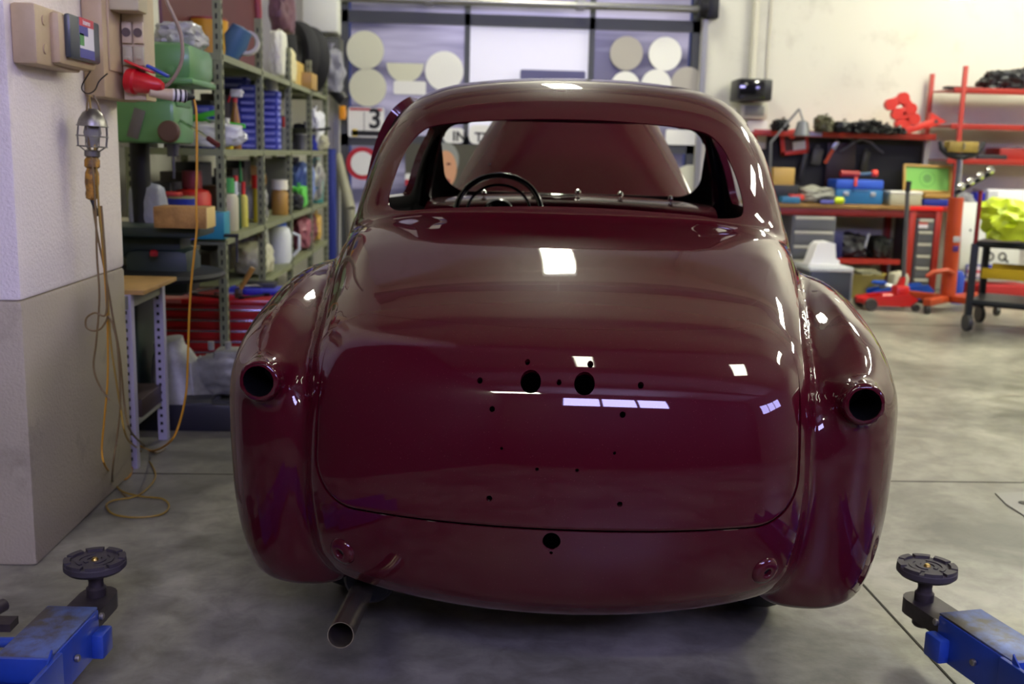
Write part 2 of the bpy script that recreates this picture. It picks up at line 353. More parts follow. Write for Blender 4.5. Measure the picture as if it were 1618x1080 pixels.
def build_car():
    PT=car_paint(); INNER=mat('bare_black_inner_panel','#0b0a0e',.45); RED2=mat('maroon_inner_panel','#2c0a12',.5,coat=.3)
    BLK=mat('black_gloss','#060608',.18,coat=.6); CHR=mat('chrome','#d8d8d2',.12,1)
    Mc=Matrix(((CX[0],CY[0],0,CO[0]),(CX[1],CY[1],0,CO[1]),(0,0,1,0),(0,0,0,1)))
    car=empty('vintage_car',M=Mc)
    tag(car,'maroon vintage saloon body shell in fresh glossy paint, seen from behind','car')
    P,T=nets()
    x,y,z=P.T
    # trunk lid opening
    def g_lid(P): return np.where(P[:,1]<.6,lid_sd(P[:,0],P[:,2])-gapw(P[:,2]),.5)
    P,T=clip(P,T,g_lid)
    P,T=clip(P,T,lambda P:np.where((P[:,1]>.7)&(P[:,1]<1.8),poly_sd(P[:,0],P[:,2],WIN),.5))
    # windscreen, tail lamp bores, body holes
    P,T=clip(P,T,lambda P:np.where(P[:,1]>2.2,sdr(P[:,0],P[:,2],0,1.235,.565,.155,.09),.5))
    P,T=clip(P,T,lambda P:np.where(P[:,1]<.35,np.hypot(np.abs(P[:,0])-.668,P[:,2]-.735)-.0355,.5))
    def g_h(P):
        q=np.full(len(P),.5)
        for hx,hz,hr in BHOLES: q=np.minimum(q,np.hypot(P[:,0]-hx,P[:,2]-hz)-hr)
        return np.where(P[:,1]<.35,q,.5)
    # refine triangles near the small holes so that their edges come out round
    for _ in range(2):
        near=np.zeros(len(T),bool); c=P[T].mean(1)
        for hx,hz,hr in BHOLES: near|=(np.hypot(c[:,0]-hx,c[:,2]-hz)<.05)&(c[:,1]<.35)
        sub=T[near]; keep=T[~near]; cache={}; PL=list(P)
        def mid(a,b):
            k=(min(a,b),max(a,b))
            if k not in cache: cache[k]=len(PL); PL.append((PL[a]+PL[b])/2)
            return cache[k]
        nt_=[]
        for a,b,c_ in sub.tolist():
            ab,bc,ca=mid(a,b),mid(b,c_),mid(c_,a); nt_+=[(a,ab,ca),(ab,b,bc),(ca,bc,c_),(ab,bc,ca)]
        # neighbours that share a split edge are split too, keeping the mesh closed
        k2=[]
        for a,b,c_ in keep.tolist():
            e=[(min(p,q),max(p,q)) in cache for p,q in ((a,b),(b,c_),(c_,a))]
            if not any(e): k2.append((a,b,c_)); continue
            poly=[]
            for (p,q),f in zip(((a,b),(b,c_),(c_,a)),e):
                poly.append(p)
                if f: poly.append(cache[(min(p,q),max(p,q))])
            i0=[i for i,w in enumerate(poly) if w not in (a,b,c_)][0]; poly=poly[i0:]+poly[:i0]
            for i in range(1,len(poly)-1): k2.append((poly[0],poly[i],poly[i+1]))
        P=np.array(PL); T=np.array(nt_+k2)
    P,T=clip(P,T,g_h)
    P,T=clip(P,T,lambda P:np.where((P[:,1]>1.40)&(P[:,1]<2.46),sdr(P[:,1],P[:,2],1.60,1.235,.10,.135,.05),.5))   # rear quarter lights
    # engine bay opening
    P,T=clip(P,T,lambda P:np.where((P[:,1]>2.78)&(P[:,2]>.62),sdr(P[:,0],P[:,1],0,3.25,.46,.42,.08),.5))
    # doors
    def dsd(P): return sdr(P[:,1],P[:,2],2.075,.875,.345,.575,.08)
    side=lambda P:np.abs(P[:,0])>.40
    D,DT=clip(P,T,lambda P:np.where(side(P)&(P[:,2]>.28),-dsd(P)-.003,-.5))
    D,DT=clip(D,DT,lambda P:sdr(P[:,1],P[:,2],2.075,1.22,.285,.145,.06))
    P,T=clip(P,T,lambda P:np.where(side(P),dsd(P),.5))
    # open underside
    P,T=clip(P,T,lambda P:np.maximum(P[:,2]-.19,-sdr(P[:,0],P[:,1],0,1.9,.56,1.75,.1)*-1))
    sheet('body_shell',P,T,[PT,INNER],car)
    for sgn in (-1,1):
        m=(D[DT].mean(1)[:,0]*sgn)>0; t=DT[m]; us=np.unique(t); re=-np.ones(len(D),int); re[us]=np.arange(len(us)); q=D[us]; nn=grad(q)
        hinge=np.array([sgn*.70,2.40,0]); q2=q-hinge
        a=math.radians(4.5)*(1 if sgn<0 else 0); ca,sa=math.cos(a),math.sin(a)
        R=np.array([[ca,sa*-1,0],[sa,ca,0],[0,0,1]])
        # open the left door outwards (its trailing edge swings away from the body)
        if sgn<0: R=np.array([[ca,sa,0],[-sa,ca,0],[0,0,1]])
        g2=nn@R.T; q2=q2@R.T+hinge
        d=sheet('door',q2,re[t],[PT,INNER],car,thick=.03,N=g2)
        if sgn<0: d['label']='door standing slightly open'
    # trunk lid as a fine height-field panel
    nu,nv=330,130; LX=np.linspace(-.536,.536,nu); LZ=np.linspace(.470,.885,nv); X,Z=np.meshgrid(LX,LZ,indexing='ij')
    X=X.ravel();Z=Z.ravel(); lo=np.full(X.shape,-.1); hi=np.full(X.shape,.7)
    ysamp=np.arange(-.05,.55,.01); Yv=np.full(X.shape,.55); done=np.zeros(X.shape,bool)
    for yy in ysamp:
        f=body(X,np.full(X.shape,yy),Z); hit=(f<0)&~done; Yv[hit]=yy; done|=hit
    lo=Yv-.01; hi=Yv.copy()
    for _ in range(18):
        md=(lo+hi)/2; f=body(X,md,Z); ins=f<0; hi=np.where(ins,md,hi); lo=np.where(ins,lo,md)
    LP=np.stack([X,(lo+hi)/2,Z],1); id=np.arange(nu*nv).reshape(nu,nv)
    A=id[:-1,:-1].ravel();B=id[1:,:-1].ravel();Cc=id[1:,1:].ravel();Dd=id[:-1,1:].ravel()
    LT=np.concatenate([np.stack([A,B,Cc],1),np.stack([A,Cc,Dd],1)])
    # keep clear of the fender flanks
    LP,LT=clip(LP,LT,lambda P:-lid_sd(P[:,0],P[:,2])-gapw(P[:,2]))
    for hx,hz,hr in HOLES: LP,LT=clip(LP,LT,lambda P:np.hypot(P[:,0]-hx,P[:,2]-hz)-hr)
    N=grad(LP); N/=np.linalg.norm(N,axis=1)[:,None]
    # slightly proud, softly rolled edge: closer to the body skin at the top than at the bottom
    sd=-lid_sd(LP[:,0],LP[:,2]); amt=.005; tp=np.clip((LP[:,2]-.66)/.16,0,1); tp=tp*tp*(3-2*tp); wd=.014+.036*tp; k=np.clip(sd/wd,0,1)
    pr0=1-(1-k)**3; pr1=k*k*(3-2*k); prof=pr0*(1-tp)+pr1*tp
    LP2=LP+N*(amt*prof-.0025*(1-tp))[:,None]
    slope=np.where(k<1,(3*(1-k)**2*(1-tp)+6*k*(1-k)*tp)/wd*amt,0)
    e=1e-3; gx=(-lid_sd(LP[:,0]+e,LP[:,2])+lid_sd(LP[:,0]-e,LP[:,2]))/(2*e); gz=(-lid_sd(LP[:,0],LP[:,2]+e)+lid_sd(LP[:,0],LP[:,2]-e))/(2*e)
    gd=np.stack([gx,np.zeros_like(gx),gz],1); gd-=N*(gd*N).sum(1)[:,None]; N2=N-gd*slope[:,None]
    sheet('trunk_lid',LP2,LT,[PT,RED2],car,thick=.012,N=N2)
    # tail lamp tubes
    for sgn in (-1,1):
        m=MB(); m.lathe([(.0405,0),(.0365,.004),(.0355,.03),(.0355,.16),(.0,.161),(.0,.165),(.039,.165),(.0405,.01)],36,Matrix.Translation((sgn*.668,.1525,.735))@Matrix.Rotation(-math.pi/2,4,'X'),closed=True)
        m.build('tail_lamp_socket',INNER,car)
    # round bumper-bracket bosses
    for hx,hz in ((-.467,.365),(.470,.367)):
        pp=np.array([[hx,0,hz]]); yv=0.0
        for q in np.arange(-.02,.3,.001):
            if body(np.array([hx]),np.array([q]),np.array([hz]))[0]<0: yv=q;break
        nn=grad(np.array([[hx,yv,hz]]))[0]; nn/=np.linalg.norm(nn)
        M=Matrix.Translation((hx,yv,hz))@Vector(nn).to_track_quat('Z','Y').to_matrix().to_4x4()
        MB().lathe([(.036,-.006),(.031,.004),(.024,.009),(.015,.0105),(.0115,.0105),(.0098,.009),(.0098,-.02),(.0,-.021),(.0,-.025),(.03,-.02)],32,M,closed=True).build('bracket_boss',PT,car,ang=80); MB().lathe([(0,-.004),(.0097,-.004),(.0097,.0),(0,.0)],20,M).build('hole_shade_disc',INNER,car)  # dark disc in the bore stands in for the shade of the hole
    # floor pan, bulkhead, wheel wells block the view through the empty shell
    m=MB(); m.box((0,1.65,.27),(1.12,2.6,.02)); m.box((0,2.82,.55),(1.1,.02,.56)); m.box((0,.95,.52),(1.0,.02,.5)); m.build('floor_pan',INNER,car)
    m=MB(); m.box((0,1.55,.55),(1.0,.5,.1),.03); m.box((0,1.28,.76),(1.0,.06,.4),.02,Matrix.Rotation(math.radians(-12),3,'X')); m.build('rear_seat_base',INNER,car)
    # dashboard
    m=MB(); pr=[(2.33,.90),(2.30,.97),(2.30,1.02),(2.33,1.055),(2.40,1.075),(2.52,1.085),(2.60,1.08),(2.62,.95),(2.5,.88)]
    n=len(pr); v=[];f=[]; K=17
    for i in range(K):
        xx=-.60+1.2*i/(K-1)
        for (yy,zz) in pr: v.append((xx,yy-.10*(xx/.6)**2,zz-.03*(xx/.6)**2))
    for i in range(K-1):
        for j in range(n): f.append((i*n+j,(i+1)*n+j,(i+1)*n+(j+1)%n,i*n+(j+1)%n))
    f.append(tuple(range(n))); f.append(tuple(range((K-1)*n,K*n)))
    m.add(v,f); dash=m.build('dashboard',PT,car,ang=60)
    for xx in (-.37,-.16,.03,.21,.42):
        q=MB(); yy=2.42-.10*(xx/.6)**2; zz=1.078-.03*(xx/.6)**2
        q.cyl((xx,yy,zz-.004),(xx,yy,zz+.01),.004); q.lathe([(0,-.013),(.009,-.010),(.013,0),(.009,.010),(0,.013)],14,Matrix.Translation((xx,yy,zz+.018))); q.build('chrome_knob',CHR,dash)
    q=MB(); q.box((-.06,2.40,1.083),(.16,.03,.008),.003); q.build('chrome_strip',CHR,dash)
    # steering wheel
    sc=Vector((-.285,2.10,1.015)); ax=Vector((0,-.86,.50)).normalized(); M=Matrix.Translation(sc)@ax.to_track_quat('Z','Y').to_matrix().to_4x4()
    sw=empty('steering_wheel',(0,0,0)); sw.parent=car
    q=MB(); q.lathe([(.172+.0115*math.cos(a),.0115*math.sin(a)) for a in np.linspace(0,2*math.pi,12,endpoint=False)],56,M,closed=True); q.build('rim',BLK,sw,ang=80)
    q=MB(); q.lathe([(.128+.006*math.cos(a),.006*math.sin(a)) for a in np.linspace(0,2*math.pi,8,endpoint=False)],48,M,closed=True); q.build('horn_ring',BLK,sw,ang=80)
    q=MB(); q.lathe([(.0,.03),(.04,.026),(.062,.01),(.066,-.01),(.03,-.03),(.02,-.30)],28,M)
    q.build('hub',BLK,sw,ang=50)
    for a in (0,math.pi,-math.pi/2):
        q=MB(); q.cyl(M@Vector((.05*math.cos(a),.05*math.sin(a),0)),M@Vector((.166*math.cos(a),.166*math.sin(a),0)),.008,.007); q.build('spoke',BLK,sw)
    # window posts seen through the cabin
    for sgn in (-1,1):
        for (yy,ww) in ((2.46,.05),):
            q=MB(); pts=[]
            for k in range(7):
                zz=1.02+.40*k/6; xx=sgn*(.665-.045*(k/6)-.05*(k/6)**2-.03); pts.append((xx,yy-.10*(k/6)*(yy>2),zz))
            q.tube(pts,ww*.5,8); q.build('window_post',BLK,car)
    # opened bonnet
    v=[];K=30;J=26
    for j in range(J+1):
        s=j/J
        hw=.625-.25*s-.02*s*s
        for i in range(K+1):
            t=-1+2*i/K; 
            tt=math.copysign(abs(t)**.92,t); xx=hw*tt*(1-.10*max(0,s-.8)/.2*abs(t)**6)
            z0=.985+.66*s-.04*s*s; y0=2.70+.72*s
            e=abs(t)**4
            z1=z0-.03*t*t-.02*e*s-.07*max(0,s-.88)/.12*abs(t)**5; y1=y0+.12*e+.05*t*t+.06*max(0,s-.85)/.15
            v.append((xx,y1,z1))
    PV=np.array(v); id=np.arange((J+1)*(K+1)).reshape(J+1,K+1)
    A=id[:-1,:-1].ravel();B=id[:-1,1:].ravel();Cc=id[1:,1:].ravel();Dd=id[1:,:-1].ravel(); TT=np.concatenate([np.stack([A,B,Cc],1),np.stack([A,Cc,Dd],1)])
    NN=np.zeros_like(PV); fn=np.cross(PV[TT[:,1]]-PV[TT[:,0]],PV[TT[:,2]]-PV[TT[:,0]])
    for k in range(3): np.add.at(NN,TT[:,k],fn)
    if NN[len(NN)//2][1]>0: TT=TT[:,::-1]; NN=-NN
    hd=sheet('bonnet',PV,TT,[PT,INNER],car,thick=.02,N=NN); hd['label']='bonnet propped open'
    q=MB(); q.cyl((-.42,2.95,.80),(-.40,3.02,1.20),.006); q.build('bonnet_stay',BLK,car)
    # exhaust
    ex=empty('exhaust'); ex.parent=car
    p0=Vector(w2c(at(566,945,y=2.36)).tolist()); p1=Vector(w2c(at(538,1003,y=2.09)).tolist()); d=(p1-p0).normalized(); p0b=p0-d*.02
    q=MB(); M=Matrix.Translation(p1)@(-d).to_track_quat('Z','Y').to_matrix().to_4x4(); L=(p1-p0).length+.25
    q.lathe([(.0265,0),(.0282,0),(.0282,L),(.0262,L),(.0262,.002)],36,M,closed=True); q.build('tail_pipe',mat('tarnished_steel','#b8ad9c',.25,.9,var=.5,vscale=20,col2='#6a5e50'),ex,ang=50)
    q=MB(); c=p0+Vector((.012,.06,.02)); q.lathe([(.01,0),(.055,.004),(.066,.02),(.066,.40),(.03,.42)],32,Matrix.Translation(c)@Matrix.Rotation(-math.pi/2,4,'X')); q.build('silencer',mat('silencer_black','#15161c',.5,.6),ex,ang=50)
    # wheels
    TY=mat('tyre_rubber','#16161a',.75,bump=.2,bscale=40); RIM=mat('wheel_silver','#77777a',.4,.7)
    w0=None
    for (xx,yy) in ((-.575,.80),(.575,.80),(-.57,3.05),(.57,3.05)):
        w=empty('wheel',(xx,yy,.29)); w.parent=car
        q=MB(); R=Matrix.Rotation(math.pi/2,4,'Y'); q.lathe([(.19,-.06),(.25,-.07),(.28,-.055),(.29,-.02),(.29,.02),(.28,.055),(.25,.07),(.19,.06)],40,R,closed=True); q.build('tyre',TY,w,ang=50)
        q=MB(); q.lathe([(0,-.02),(.1,-.03),(.15,-.01),(.19,-.055),(.195,.055),(.15,.02),(0,.03)],32,R); q.build('rim',RIM,w,ang=40)
    q=MB(); q.cyl((-.55,.80,.29),(.55,.80,.29),.035); q.lathe([(0,-.13),(.08,-.09),(.12,0),(.08,.09),(0,.13)],20,Matrix.Translation((0,.80,.29))); q.build('rear_axle',mat('silencer_black','#15161c',.5,.6),car)
    q=MB(); q.cyl((-.55,3.05,.29),(.55,3.05,.29),.03); q.build('front_axle',mat('silencer_black','#15161c',.5,.6),car)
    return car
# ------------------------------------------------------------------ room
XL,XR,YB,YF,ZC=-2.35,8.6,10.45,-5.0,6.0
def floor_mat():
    m=bpy.data.materials.new('polished_concrete'); m.use_nodes=True; nt=m.node_tree; b=nt.nodes['Principled BSDF']; L=nt.links.new
    tc=nt.nodes.new('ShaderNodeTexCoord')
    def noise(s,d=6,dist=0):
        n=nt.nodes.new('ShaderNodeTexNoise'); n.inputs['Scale'].default_value=s; n.inputs['Detail'].default_value=d; n.inputs['Distortion'].default_value=dist; n.inputs['Roughness'].default_value=.62; L(tc.outputs['Object'],n.inputs['Vector']); return n
    a=noise(1.1,7,.6); c=noise(9,6,.4); d=noise(60,3)
    r1=nt.nodes.new('ShaderNodeValToRGB'); r1.color_ramp.elements[0].position=.36; r1.color_ramp.elements[0].color=lin('#66645b'); r1.color_ramp.elements[1].position=.62; r1.color_ramp.elements[1].color=lin('#a8a594')
    r2=nt.nodes.new('ShaderNodeValToRGB'); r2.color_ramp.elements[0].position=.34; r2.color_ramp.elements[0].color=lin('#8a8880'); r2.color_ramp.elements[1].position=.6; r2.color_ramp.elements[1].color=(1,1,1,1)
    mx=nt.nodes.new('ShaderNodeMix'); mx.data_type='RGBA'; mx.blend_type='MULTIPLY'; mx.inputs['Factor'].default_value=.55
    L(a.outputs[0],r1.inputs[0]); L(c.outputs[0],r2.inputs[0]); L(r1.outputs[0],mx.inputs[6]); L(r2.outputs[0],mx.inputs[7]); L(mx.outputs[2],b.inputs['Base Color'])
    r3=nt.nodes.new('ShaderNodeMapRange'); r3.inputs[3].default_value=.22; r3.inputs[4].default_value=.55; L(c.outputs[0],r3.inputs[0]); L(r3.outputs[0],b.inputs['Roughness'])
    bm=nt.nodes.new('ShaderNodeBump'); bm.inputs['Strength'].default_value=.12; bm.inputs['Distance'].default_value=.004; L(d.outputs[0],bm.inputs['Height']); L(bm.outputs[0],b.inputs['Normal'])
    b.inputs['Specular IOR Level'].default_value=.5
    return m
def wall_mat(name,col,bump=.35,dirt='#8a8377',amt=.5):
    m=bpy.data.materials.new(name); m.use_nodes=True; nt=m.node_tree; b=nt.nodes['Principled BSDF']; L=nt.links.new
    tc=nt.nodes.new('ShaderNodeTexCoord'); b.inputs['Roughness'].default_value=.75
    n=nt.nodes.new('ShaderNodeTexNoise'); n.inputs['Scale'].default_value=2.3; n.inputs['Detail'].default_value=9; n.inputs['Roughness'].default_value=.7; L(tc.outputs['Object'],n.inputs['Vector'])
    r=nt.nodes.new('ShaderNodeValToRGB'); r.color_ramp.elements[0].position=.28; r.color_ramp.elements[0].color=lin(dirt); r.color_ramp.elements[1].position=.46; r.color_ramp.elements[1].color=lin(col)
    mx=nt.nodes.new('ShaderNodeMix'); mx.data_type='RGBA'; mx.inputs['Factor'].default_value=amt; mx.inputs[6].default_value=lin(col)
    L(n.outputs[0],r.inputs[0]); L(r.outputs[0],mx.inputs[7]); L(mx.outputs[2],b.inputs['Base Color'])
    v=nt.nodes.new('ShaderNodeTexNoise'); v.inputs['Scale'].default_value=110; v.inputs['Detail'].default_value=4; L(tc.outputs['Object'],v.inputs['Vector'])
    bm=nt.nodes.new('ShaderNodeBump'); bm.inputs['Strength'].default_value=bump; bm.inputs['Distance'].default_value=.006; L(v.outputs[0],bm.inputs['Height']); L(bm.outputs[0],b.inputs['Normal'])
    return m
def build_room():
    CR=wall_mat('white_plaster','#cfcdc0',.2,amt=.3); CE=mat('pale_ceiling','#c9c6b8',.8)
    FL=floor_mat()
    struct('floor',MB().box(((XL+XR)/2,(YB+YF)/2,-.05),(XR-XL,YB-YF,.1)),FL,smooth=False)
    struct('ceiling',MB().box(((XL+XR)/2,(YB+YF)/2,ZC+.05),(XR-XL,YB-YF,.1)),CE,smooth=False)
    struct('wall_left',MB().box((XL-.05,(YB+3.1)/2,ZC/2),(.1,YB-3.1,ZC)),CR,smooth=False)
    struct('wall_left_front',MB().box((XL-.05,(3.1+YF)/2,ZC/2),(.1,3.1-YF,ZC)),wall_mat('darkened_plaster','#3f3c36',.2),smooth=False)  # unseen front stretch, coloured dark to dim its reflection in the lid
    struct('wall_right',MB().box((XR+.05,(YB+YF)/2,ZC/2),(.1,YB-YF,ZC)),CR,smooth=False)
    # back wall with the opening of the sectional door
    dx0,dx1,dz=-1.22,2.28,4.0
    m=MB(); m.box(((XL+dx0)/2,YB+.1,ZC/2),(dx0-XL,.2,ZC)); m.box(((XR+dx1)/2,YB+.1,ZC/2),(XR-dx1,.2,ZC)); m.box(((dx0+dx1)/2,YB+.1,(ZC+dz)/2),(dx1-dx0,.2,ZC-dz))
    struct('wall_back',m,CR,smooth=False)
    # wall behind the camera with the daylight window
    DK=wall_mat('darkened_plaster','#3f3c36',.2)  # unseen wall coloured dark to keep reflections on the car dim
    wx0,wx1,wz0,wz1=-.55,3.3,3.95,5.25
    m=MB(); y=YF-.1
    m.box(((XL+wx0)/2,y,ZC/2),(wx0-XL,.2,ZC)); m.box(((XR+wx1)/2,y,ZC/2),(XR-wx1,.2,ZC)); m.box(((wx0+wx1)/2,y,wz0/2),(wx1-wx0,.2,wz0)); m.box(((wx0+wx1)/2,y,(ZC+wz1)/2),(wx1-wx0,.2,ZC-wz1))
    struct('wall_front',m,DK,smooth=False)
    GL=mat('daylight_pane','#dcdcff',.3,emit=E_WIN,ecol=BLUE)
    FR=mat('window_frame_grey','#5a5a5c',.5)
    w=empty('window_1',((wx0+wx1)/2,YF-.08,(wz0+wz1)/2)); w['kind']='structure'; hw,hh=(wx1-wx0)/2,(wz1-wz0)/2
    q=MB(); q.box((0,.0,hh-.03),(2*hw,.1,.06)); q.box((0,0,-hh+.03),(2*hw,.1,.06))
    for k in range(4): q.box((-hw+.05+(2*hw-.1)*k/3,0,0),(.10,.1,2*hh))
    q.build('window_frame',FR,w,smooth=False)
    for k in range(3): q=MB(); q.box((-hw+.05+(2*hw-.1)*(k+.5)/3,-.02,0),((2*hw-.1)/3-.1,.01,2*hh-.12)); q.build('window_pane',GL,w,smooth=False)
    # side window high on the right wall
    GL2=mat('side_daylight_pane','#dcdcff',.3,emit=E_SIDE,ecol=BLUE)
    w=empty('window_2',(XR-.02,-2.6,4.0)); w['kind']='structure'
    q=MB(); q.box((0,0,.63),(.06,3.0,.08)); q.box((0,0,-.63),(.06,3.0,.08))
    for k in range(4): q.box((0,-1.46+2.92*k/3,0),(.06,.08,1.3))
    q.build('window_frame',FR,w,smooth=False)
    for k in range(3): q=MB(); q.box((.005,-1.46+2.92*(k+.5)/3,0),(.01,.89,1.18)); q.build('window_pane',GL2,w,smooth=False)
    # pillar at the left, two-tone
    PW=wall_mat('pillar_white','#f0e6dc',.55,'#b8aca0',.5); PG=wall_mat('pillar_grey','#b0a68e',.45,'#786e5c',.75)
    x1=-1.26; y0,y1=3.02,3.94
    m=MB(); m.box(((XL+x1)/2,(y0+y1)/2,(ZC+.80)/2),(x1-XL,y1-y0,ZC-.80),.012); m.mi=1; m.box(((XL+x1)/2,(y0+y1)/2,.40),(x1-XL,y1-y0,.80),.012)
    struct('wall_pillar',m,[PW,PG])
    # floor joints (saw cuts)
    JT=mat('joint_filler','#3a372f',.9)
    q=MB(); q.box((1.22,2.0,.0008),(.007,14,.0016)); q.box(((XL+XR)/2,3.94,.0008),(XR-XL-.1,.006,.0016)); q.box(((XL+XR)/2,8.0,.0008),(XR-XL-.1,.006,.0016)); struct('trim_1',q,JT,smooth=False)
    # roof beams
    BM=mat('beam_grey','#77746a',.7)
    for i,yy in enumerate((-2.5,.2,3.2,6.4,9.2)):
        q=MB(); q.box(((XL+XR)/2,yy,ZC-.2),(XR-XL,.3,.4)); struct('trim_%d'%(i+2),q,BM,smooth=False)
    # ---------------- sectional garage door
    YD=YB+.06
    D=empty('door_1',((dx0+dx1)/2,YD,0)); D['kind']='structure'; cx=(dx0+dx1)/2
    GF=mat('door_frame_grey','#4b4d4b',.45,.4); 
    PN=bpy.data.materials.new('frosted_glow_pane'); PN.use_nodes=True; nt=PN.node_tree; b=nt.nodes['Principled BSDF']; b.inputs['Base Color'].default_value=lin('#5c5a66'); b.inputs['Roughness'].default_value=.25
    tc=nt.nodes.new('ShaderNodeTexCoord'); mp=nt.nodes.new('ShaderNodeMapping'); mp.inputs['Scale'].default_value=(.35,1,2.6); n=nt.nodes.new('ShaderNodeTexNoise'); n.inputs['Scale'].default_value=1.3; n.inputs['Detail'].default_value=3
    rp=nt.nodes.new('ShaderNodeValToRGB'); rp.color_ramp.elements[0].position=.42; rp.color_ramp.elements[0].color=(.045,.042,.085,1); rp.color_ramp.elements[1].position=.66; rp.color_ramp.elements[1].color=(.72,.66,.86,1)
    nt.links.new(tc.outputs['Object'],mp.inputs[0]); nt.links.new(mp.outputs[0],n.inputs['Vector']); nt.links.new(n.outputs[0],rp.inputs[0]); nt.links.new(rp.outputs[0],b.inputs['Emission Color']); b.inputs['Emission Strength'].default_value=.42  # outside light put into the panes as a mottled glow
    PW2=bpy.data.materials.new('bright_glow_pane'); PW2.use_nodes=True; b=PW2.node_tree.nodes['Principled BSDF']; b.inputs['Base Color'].default_value=lin('#b9b8c4'); b.inputs['Roughness'].default_value=.3; b.inputs['Emission Color'].default_value=(.85,.83,.88,1); b.inputs['Emission Strength'].default_value=.30  # reflected brightness put into the middle pane as an even glow
    # section edges from the photo: rails at these heights
    zr=[0.03]+[float(at(850,v,y=YD)[2]) for v in (228,35)]
    h=zr[2]-zr[1]; rails=[zr[1]-2*h+.0,zr[1]-h,zr[1],zr[2],zr[2]+h]; rails=[max(k,.05) for k in rails]
    q=MB()
    for k in rails: q.box((0,0,k-(.0)),(dx1-dx0,.06,.11))
    for k in (dx0+.04,dx1-.04): q.box((k-cx,0,rails[0]+(rails[-1]-rails[0])/2),(.08,.06,rails[-1]-rails[0]))
    mx=[float(at(v,90,y=YD)[0]) for v in (738,934)]
    for k in mx: q.box((k-cx,0,rails[0]+(rails[-1]-rails[0])/2),(.055,.06,rails[-1]-rails[0]))
    q.build('door_frame',GF,D,smooth=False)
    xs=[dx0+.08]+mx+[dx1-.08]
    for i in range(len(rails)-1):
        for j in range(3):
            if rails[i+1]-rails[i]<.2: continue
            q=MB(); q.box(((xs[j]+xs[j+1])/2-cx,.01,(rails[i]+rails[i+1])/2),(xs[j+1]-xs[j]-.05,.012,rails[i+1]-rails[i]-.1)); q.build('door_pane',PW2 if (j==1 and i==len(rails)-3) else PN,D,smooth=False)
    a=at(540,14,y=YB-.08); b_=at(1116,38,y=YB-.08)
    q=MB(); q.cyl((dx0-cx,-.14,a[2]+.10),(dx1-cx,-.14,a[2]+.10),.035); 
    for k in (-.9,.55): q.box((k,-.12,a[2]+.12),(.09,.1,.12),.01)
    q.build('spring_shaft',mat('galvanised','#9b9b92',.35,.8),D)
    q=MB(); q.lathe([(.09,-.04),(.10,-.03),(.10,.03),(.09,.04)],20,Matrix.Translation((dx1-cx-.02,-.16,a[2]+.12))@Matrix.Rotation(math.pi/2,4,'Y')); q.box((dx1-cx+.08,-.1,a[2]+.12),(.12,.12,.2),.01); q.build('cable_drum',mat('dark_iron','#26262a',.5,.6),D)
    for s in (dx0-.03,dx1+.03):
        q=MB(); q.box((s-cx,-.08,2.0),(.05,.04,4.0)); q.build('guide_rail',mat('galvanised','#9b9b92',.35,.8),D)
    # pale round signs leaning on / stuck to the panes, seen from behind
    CD=mat('cream_sign_back','#cfcfb6',.6); WH=mat('white_sign','#e4e4dc',.5)
    def disc(px,py,rp,m,lab,half=False):
        p=at(px,py,y=YD-.045); R=rp/1650*10.6
        q=MB(); o=[(R*math.cos(t),R*math.sin(t)) for t in (np.linspace(math.pi,2*math.pi,24) if half else np.linspace(0,2*math.pi,36,endpoint=False))]
        q.prism(o,0,.012,Matrix.Translation((p[0],p[1],p[2]))); ob=q.build('round_sign',m); tag(ob,lab,'sign','round signs on the garage door')
    disc(577,79,28,CD,'pale round sign at upper left corner of the garage door window row')
    disc(581,138,28,CD,'pale round sign just below the corner disc at left of garage door')
    disc(640,100,28,CD,'half-round pale sign hanging beside the corner discs on garage door',True)
    disc(702,112,29,WH,'bright white round sign at right side of left door pane')
    disc(990,84,25,mat('beige_disc','#a9a49a',.6),'dull beige round sign at upper left of the right door pane')
    disc(1051,85,25,WH,'bright round sign at upper right of the right door pane')
    disc(988,136,22,WH,'white round sign low in the right door pane, leftmost of three')
    disc(1037,134,23,WH,'white round sign low in the right door pane, middle of three')
    disc(1086,132,25,mat('beige_disc','#a9a49a',.6),'grey round sign low in the right door pane, rightmost of three')
    disc(1090,288,27,CD,'pale round sign seen through the rear window below the door rail')
    def board(px0,py0,px1,py1,m,name,lab,rad=.02,Y=YD-.05,cat='sign',par=None):
        c,s=PB(px0,py0,px1,py1,Y,.012); q=MB(); q.prism(rrect(s[0],s[2],min(rad,s[0]/2.1,s[2]/2.1)),-.006,.006); o=q.build(name,m); o.location=c; tag(o,lab,cat); return o,s
    board(622,128,673,149,WH,'rectangular_sign','white rectangular strip sign between pale discs on garage door')
    board(822,111,925,128,mat('slate_board','#54537a',.5),'rectangular_sign','dark blue-grey board at foot of middle door pane')
    board(1052,205,1104,229,WH,'rectangular_sign','white rectangular sign above door rail, right side of rear window view')
    BK=mat('print_black','#111114',.6); RD=mat('print_red','#b21f28',.5); BL=mat('print_navy','#23264f',.5); YE=mat('print_yellow','#e8c92a',.5)
    # number board with a 3
    o,s=board(550,170,607,217,WH,'number_board','white rally board with black number 3 beside car roof')
    def dec(par,x,z,w,hh,m,n='printed_block'):
        q=MB(); q.box((x,-.0075,z),(w,.001,hh)); return q.build(n,m,par,smooth=False)
    text('3',.26,BK,o,FACE(.085,-.0075,.03),'numeral'); dec(o,0,-s[2]*.36,s[0]*.8,.05,BK,'dark_strip'); dec(o,-.11,-.10,.05,.07,YE,'yellow_mark'); dec(o,0,s[2]*.44,s[0]*.9,.02,RD,'red_strip'); dec(o,-.02,0,.006,s[2]*.7,BK,'divider')
